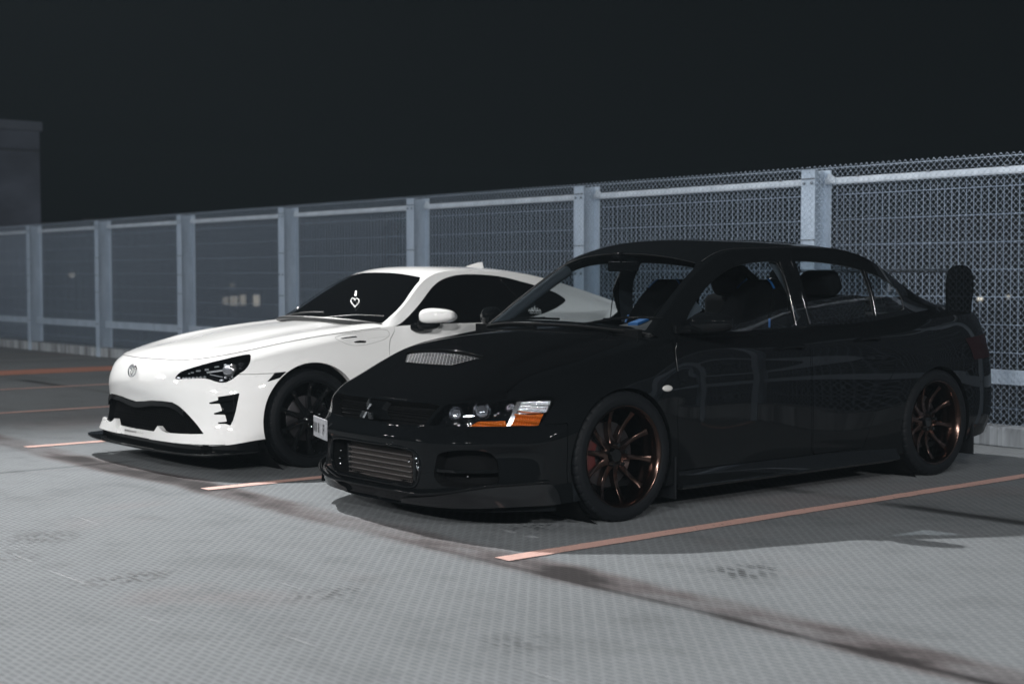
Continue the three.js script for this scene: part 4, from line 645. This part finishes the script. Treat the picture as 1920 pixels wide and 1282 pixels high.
  const plateText = part('plate_text', put(fromGeo(new THREE.PlaneGeometry(.28, .095)), { at: [0, 0, .0062] }), new THREE.MeshStandardMaterial({ transparent: true, roughness: .5, map: paintTex(384, 128, (c, w, h) => { c.clearRect(0, 0, w, h); c.fillStyle = '#14171b'; c.font = 'bold 104px sans-serif'; c.fillText('F', 288, 102); c.fillRect(10, 30, 26, 70); c.fillRect(70, 30, 26, 70); c.fillRect(150, 30, 26, 70); }) }), plate);
  for (const k of [(m) => m, mirrorX]) part('door_glint_bead', k(tube(path(f, dense([[1.988, .70], [1.95, .655], [1.888, .55]], .03), .0015), .0028, { seg: 30 })), phys([.02, .021, .022], .3, { clearcoat: 1 }), saloon);  // bright bead added so the door edge shows a highlight
  for (const s of [0, 1]) {
    const q = (m) => (s ? mirrorX(m) : m);
    part('brake_duct', q(join(ductWall, ductFloor)), M.dark, bumper); part('duct_slat', q(slatM), M.gloss, bumper);
    // headlamp: two projectors, amber strip, ribbed side lamp
    const hl = part('headlight', q(join(lampWall, lampFloor)), M.gloss, saloon), cup = (u, v, R, d) => [at(u, v, d, lathe([[-.03, R * .5], [.0, R * .95], [.012, R * 1.04], [.014, R], [.002, R * .86], [-.02, R * .45]], 32, 'z'))];
    part('lamp_ring', q(join(...cup(.580, .622, .034, -.035), ...cup(.712, .642, .042, -.035), ...cup(.845, .655, .022, -.03), at(.646, .60, -.04, box(.05, .006, .01, 0, 0, 0, .002)), at(.775, .60, -.04, ball(.010)), at(.790, .62, -.04, ball(.007)))), M.chrome, hl);
    part('projector', q(join(at(.580, .622, -.03, ball(.024, 0, 0, 0, 1, 1, .6)), at(.712, .642, -.026, ball(.032, 0, 0, 0, 1, 1, .6)))), phys([.35, .37, .40], .05, { metalness: .85, clearcoat: 1 }), hl);
    const patch = (poly, d, mat, name, wave = 0, n = 84) => { const p = inPoly(poly), u0 = Math.min(...poly.map((a) => a[0])), u1 = Math.max(...poly.map((a) => a[0])), v0 = Math.min(...poly.map((a) => a[1])), v1 = Math.max(...poly.map((a) => a[1])); const m = clip(grid((u, v) => spot(f, u, v, d + wave * .5 * Math.abs(Math.sin(u * 260)) + wave * Math.sin(v * 150 + u * 30)).p.toArray(), range(u0, u1, n), range(v0, v1, n)), (x, y, z, u, v) => p(u, v)); return part(name, q(m), mat, hl); };
    patch([[.648, .514], [.695, .546], [.785, .545], [.820, .546], [.826, .505], [.72, .506]], -.022, M.amber, 'indicator', .006);
    patch([[.860, .600], [.995, .594], [.985, .506], [.846, .506]], -.020, M.amber, 'indicator', .010);
    patch([[.870, .606], [1.003, .600], [1.024, .698], [.885, .708]], -.020, std([.82, .83, .84], .16, .95), 'side_lamp', .005);
    part('lamp_divider', q(skin([[.826, .505], [.838, .555], [.848, .61], [.868, .712]].map(([u, v]) => { const a = spot(f, u, v, -.012), b = spot(f, u + .022, v, -.010), c = spot(f, u + .022, v, -.03), e = spot(f, u, v, -.03); return [a, b, c, e].map((z) => z.p.toArray()); }))), std([.75, .74, .73], .2, .9), hl);
    part('lens', q(lampLens), M.lens, hl);
    part('marker_seat', q(seatM), M.trim, saloon); part('marker_lamp', q(at(1.757, .465, .001, ball(.040, 0, 0, 0, 1, .42, .2))), phys([.5, .5, .48], .25, { clearcoat: 1 }), saloon);
    for (const [dr, hu, nm] of [[door1, 2.76, 'door'], [door2, 3.49, 'door']]) {
      const dm = part(nm, q(dr.inside), M.black, saloon), hv = hu < 3 ? .603 : .612;
      part('door_handle', q(join(tube(path(f, [[hu - .10, hv], [hu - .07, hv + .004], [hu, hv + .006], [hu + .07, hv + .004], [hu + .10, hv]], .022).map((p, k) => p), .011), at(hu + .09, hv + .003, .012, box(.03, .03, .025, 0, 0, 0, .008)), at(hu - .09, hv + .003, .010, box(.02, .024, .02, 0, 0, 0, .006)))), M.black, dm);
    }
    for (const z of [0, -2.625]) part('wheel_house', q(join(put(fromGeo(new THREE.CylinderGeometry(.352, .352, .5, 40, 1, true, -Math.PI / 2, Math.PI)), { rot: [0, 0, Math.PI / 2], at: [.60, .318, z] }), put(fromGeo(new THREE.CircleGeometry(.355, 30)), { rot: [0, Math.PI / 2, 0], at: [.36, .318, z] }))), M.dark, saloon);
    part('mud_flap', q(box(.16, .22, .012, .79, .185, -.375, .004)), M.rubber, saloon); part('mud_flap', q(box(.16, .2, .012, .80, .2, -3.02, .004)), M.rubber, saloon);
    part('side_skirt', q(skin(range(-.40, -2.24, 10).map((z) => [[.80, .118, z], [.878, .122, z], [.895, .134, z], [.895, .146, z], [.872, .175, z], [.863, .215, z], [.80, .215, z]]))), M.gloss, saloon);
    const mir = part('mirror', q(pod([.925, .965, -.575], [.22, .13, .13], .32)), M.black, saloon);
    part('mirror_foot', q(join(tube([[.74, .935, -.52], [.80, .935, -.54], [.85, .945, -.56]], .024), box(.03, .05, .10, .755, .94, -.52, .01))), M.gloss, mir);
    part('tail_lamp', q(offset(clip(grid((u, v) => f(u, v), sampled([[4.42, .015], [4.95]]), range(.42, .60, 14)), (x, y, z, u, v) => Math.min(v - .46, .57 - v, u - 4.47)), .004)), phys([.010, .002, .0025], .5, { specularIntensity: .2 }), saloon);
    // far and near wing end plates
    part('wing_end', q(skin([0, 1].map((k) => curvy([[-2.965, .955], [-2.952, 1.06], [-2.948, 1.15], [-2.965, 1.235], [-3.005, 1.270], [-3.08, 1.283], [-3.16, 1.272], [-3.21, 1.235], [-3.225, 1.14], [-3.212, 1.06], [-3.18, .955]], true, 4).map(([z, y]) => [.712 + k * .022, y, z])))), M.black, saloon);
  }
  
  part('wing', skin(range(-.712, .712, 10).map((x) => [[x, 1.238, -2.96], [x, 1.250, -2.99], [x, 1.252, -3.08], [x, 1.262, -3.19], [x, 1.254, -3.19], [x, 1.236, -3.08]])), carbon, saloon);
  // ---- cabin shell
  const topF = CB.top, sideF = CB.side;
  const top = grid((t, w) => topF(t, w), sampled([[0, .006], [.3, .012], [1]]), sampled([[0, .008], [.12, .03], [1]])), side = grid((t, v) => sideF(t, v), sampled([[0, .006], [.8, .02], [1]]), range(0, 1, 70));
  const wsF = inPoly([[.012, .05], [.14, .05], [.25, .055], [.268, .09], [.272, .4], [.274, 1.2], [.012, 1.2]]), rearF = inPoly([[.655, .14], [.67, .10], [.94, .10], [.955, .14], [.955, 1.2], [.655, 1.2]]);
  let q = recess(top, (u, v) => wsF(u, v), .004); let roof = q.rest; const wsGlass = q.floor, wsEdge = q.wall; q = recess(roof, (u, v) => rearF(u, v), .004); roof = q.rest;
  const g1 = inPoly(curvy([[.075, .04], [.10, .25], [.13, .46], [.18, .66], [.24, .765], [.31, .805], [.39, .832], [.455, .842], [.462, .80], [.446, .45], [.429, .03], [.30, .02]], true, 3)), g2 = inPoly([[.500, .835], [.530, .825], [.565, .80], [.60, .775], [.640, .745], [.640, .085], [.60, .07], [.54, .045], [.472, .028], [.480, .3]]), g3 = inPoly([[.655, .738], [.70, .715], [.75, .68], [.775, .60], [.782, .35], [.775, .13], [.76, .105], [.655, .09]]);
  let sd = recess(side, (u, v) => g1(u, v), .006); const w1 = sd.floor, e1 = sd.wall; sd = recess(sd.rest, (u, v) => g2(u, v), .006); const w2 = sd.floor, e2 = sd.wall; sd = recess(sd.rest, (u, v) => g3(u, v), .006); const w3 = sd.floor, e3 = sd.wall;
  part('roof', both(roof), M.black, saloon); part('windshield', both(wsGlass), M.glass, saloon); part('windshield_seal', both(wsEdge), M.trim, saloon); part('rear_window', both(q.floor), M.glass, saloon);
  for (const k of [(m) => m, mirrorX]) part('roof_seam', k(tube(range(.275, .64, 20).map((t) => spot(topF, t, .05, .0).p), .004, { seg: 60 })), M.trim, saloon);
  for (const s of [0, 1]) {
    const k = (m) => (s ? mirrorX(m) : m);
    part('cabin_side', k(sd.rest), M.black, saloon);
    for (const [w, e] of [[w1, e1], [w2, e2], [w3, e3]]) { const g = part('side_window', k(w), M.glass, saloon); part('window_seal', k(e), M.trim, g); }
    for (const line of [[[.648, .09], [.646, .40], [.648, .74]], [[.470, .03], [.474, .3], [.492, .83]], [[.435, .03], [.451, .45], [.468, .83]]]) part('window_strip', k(tube(line.map(([t, v]) => spot(sideF, t, v, .001).p), .0035)), std([.16, .165, .17], .2, .9), saloon);
    // inner trim of the pillars, seats
    part('pillar_trim', k(join(tube(range(.01, .265, 12).map((t) => { const r = CB.rail(t); return [r[0] - (s ? .058 : .03), r[1] - .022, r[2] - .012]; }), s ? .034 : .018, { seg: 40, sides: 12 }), offset(clip(side, (x, y, z, u, v) => Math.min(u - .455, .485 - u, .95 - v)), -.03), offset(clip(side, (x, y, z, u, v) => Math.min(.2 - u, v - .5)), -.02))), M.grey, saloon);
    const sx = s ? -.37 : .37, seatW = (h) => .5 * lerp(.50, .33, smooth(.45, 1, h)) * Math.sqrt(1 - Math.pow(smooth(.80, 1.06, h), 2)), seatZ = (h) => -1.36 - .26 * h;
    const back = skin(range(0, 1, 16).map((h) => { const y = lerp(.40, 1.195, h), w = seatW(h), zz = seatZ(h), wing = .11 * smooth(.1, .5, h) * (1 - .5 * smooth(.7, 1, h)); return [[sx - w, y, zz + wing], [sx - w * .75, y, zz + wing * .5], [sx - w * .5, y, zz], [sx, y, zz - .01], [sx + w * .5, y, zz], [sx + w * .75, y, zz + wing * .5], [sx + w, y, zz + wing], [sx + w * .97, y, zz - .05], [sx + w * .5, y, zz - .12], [sx, y, zz - .13], [sx - w * .5, y, zz - .12], [sx - w * .97, y, zz - .05]]; }));
    const seat1 = part('seat', back, M.fabric, saloon); part('seat_cushion', box(.50, .16, .52, sx, .38, -1.12, .05), M.fabric, seat1);
    part('seat_piping', join(...[-1, 1].map((g) => tube([.93, .965, .985, 1].map((h) => [sx + g * seatW(h) * .99, lerp(.40, 1.195, h) + .003, seatZ(h) + .055]), .006)), ...[-1, 1].map((g) => tube([.66, .69, .72].map((h) => [sx + g * seatW(h) * .99, lerp(.40, 1.195, h), seatZ(h) + .115]), .006))), M.blue, seat1);
    const rest = part('rear_headrest', put(box(.26, .15, .12, 0, 0, 0, .04), { at: [sx, 1.17, -2.14], rot: [.5, 0, 0] }), M.fabric, saloon);
  }
  part('rear_bench', join(box(1.25, .66, .14, 0, .77, -2.22, .05), box(1.25, .16, .5, 0, .40, -1.98, .05)), M.fabric, saloon);
  part('dashboard', skin(range(-.70, .70, 14).map((x) => { const c = 1 - Math.pow(Math.abs(x) / .72, 3) * .4, hump = .062 * Math.exp(-Math.pow((x - .37) / .2, 2)); return [[x, .60, -.66], [x, .86 + hump, -.74 * c - .02], [x, .915 + hump, -.66], [x, .928, -.5], [x, .918, -.34], [x, .60, -.34]]; })), std([.010, .011, .012], .55), saloon);
  part('painted_dash_glow', skin([.31, .335, .36, .385].map((x) => { const h = .062 * Math.exp(-Math.pow((x - .37) / .2, 2)); return [[x, .932 + h * .5, -.57], [x, .924 + h, -.65], [x, .915 + h, -.66], [x, .92, -.57]]; })), M.blue, saloon);  // blue glow on the dash top painted as a coloured patch
  const sw = part('steering_wheel', join(put(ring(.175, .014, 40), {}), box(.30, .03, .02, 0, 0, -.01, .008), box(.03, .16, .02, 0, -.08, -.01, .008), ball(.05, 0, 0, -.01, 1, 1, .5)), M.fabric, saloon); sw.position.set(.37, .93, -.86); sw.rotation.x = -.42; sw.rotation.y = Math.PI;
  part('rear_mirror', join(box(.24, .065, .03, 0, 1.275, -.83, .012), tube([[0, 1.29, -.83], [0, 1.33, -.80]], .012), box(.06, .04, .05, 0, 1.335, -.80, .01)), M.gloss, saloon);
  part('parcel_shelf', box(1.26, .03, .5, 0, .965, -2.62, .01), M.fabric, saloon); part('cabin_floor', box(1.5, .03, 3.7, 0, .17, -1.36), M.dark, saloon); part('bulkhead', box(1.36, .78, .03, 0, .55, -.30), M.dark, saloon); part('rear_bulkhead', box(1.3, .8, .03, 0, .56, -2.42), M.dark, saloon);
  part('headliner', both(offset(clip(top, (x, y, z, u) => Math.min(u - .285, .65 - u)), -.03)), std([.02, .021, .023], .95), saloon);
  part('cowl', both(tube([[0, .955, -.175], [.3, .95, -.205], [.55, .93, -.28], [.70, .91, -.36]], .009)), M.dark, saloon);
  for (const [a, b] of [[[.30, .955, -.21], [.68, 1.0, -.47]], [[-.52, .94, -.28], [.12, .985, -.235]]]) part('wiper', join(tube([a, [lerp(a[0], b[0], .5), lerp(a[1], b[1], .5) + .018, lerp(a[2], b[2], .5)], b], .007), tube([[lerp(a[0], b[0], .3), lerp(a[1], b[1], .3) + .02, lerp(a[2], b[2], .3)], [lerp(a[0], b[0], .8), lerp(a[1], b[1], .8) + .012, lerp(a[2], b[2], .8)]], .006)), M.gloss, saloon);
  // wheels
  const tyre = toGeo(tyreMesh(.325, .255, .248, { lug: 42, depth: .006 })), rimGeo = toGeo(join(lathe([[.119, .248], [.126, .254], [.119, .2495], [.108, .239], [.085, .235], [.055, .228], [.0, .223], [-.11, .221]], 80), lathe([[.045, 0], [.045, .038], [.052, .052], [.047, .070], [.02, .075]], 40), ...range(0, 9, 9).map((k) => spin(spokeMesh(.048, .231, { x0: .052, x1: .072, w0: .031, w1: .018, d0: .045, d1: .03, sag: .022 }), k * Math.PI / 5 + .16))));
  const nuts = toGeo(join(...range(0, 4, 4).map((k) => spin(put(fromGeo(new THREE.CylinderGeometry(.010, .010, .045, 6)), { rot: [0, 0, Math.PI / 2], at: [.060, .053, 0] }), k * Math.PI * .4)), put(fromGeo(new THREE.CylinderGeometry(.028, .031, .02, 24)), { rot: [0, 0, Math.PI / 2], at: [.055, 0, 0] }))), disc = toGeo(lathe([[-.005, 0], [-.005, .165], [-.03, .165], [-.03, 0]], 48));
  const cal = (sg) => toGeo(skin(range(-.55, .55, 8).map((a) => { const A = a + (sg > 0 ? Math.PI / 2 : -Math.PI / 2); return [[.018, .105], [.022, .155], [.005, .185], [-.04, .185], [-.04, .105]].map(([x, r2]) => [x, r2 * Math.cos(A), r2 * Math.sin(A)]); })));
  const calF = cal(1), calR = cal(-1);
  for (const [x, z] of [[.757, 0], [-.757, 0], [.757, -2.625], [-.757, -2.625]]) wheel(saloon, [x, .325, z], x < 0, { parts: [['tyre', tyre, M.rubber], ['rim', rimGeo, M.bronze], ['brake_disc', disc, M.steel], ['wheel_nut', nuts, M.gloss]], caliper: calF, caliperR: calR, caliperMat: M.red });
}
renderer.render(scene, camera);
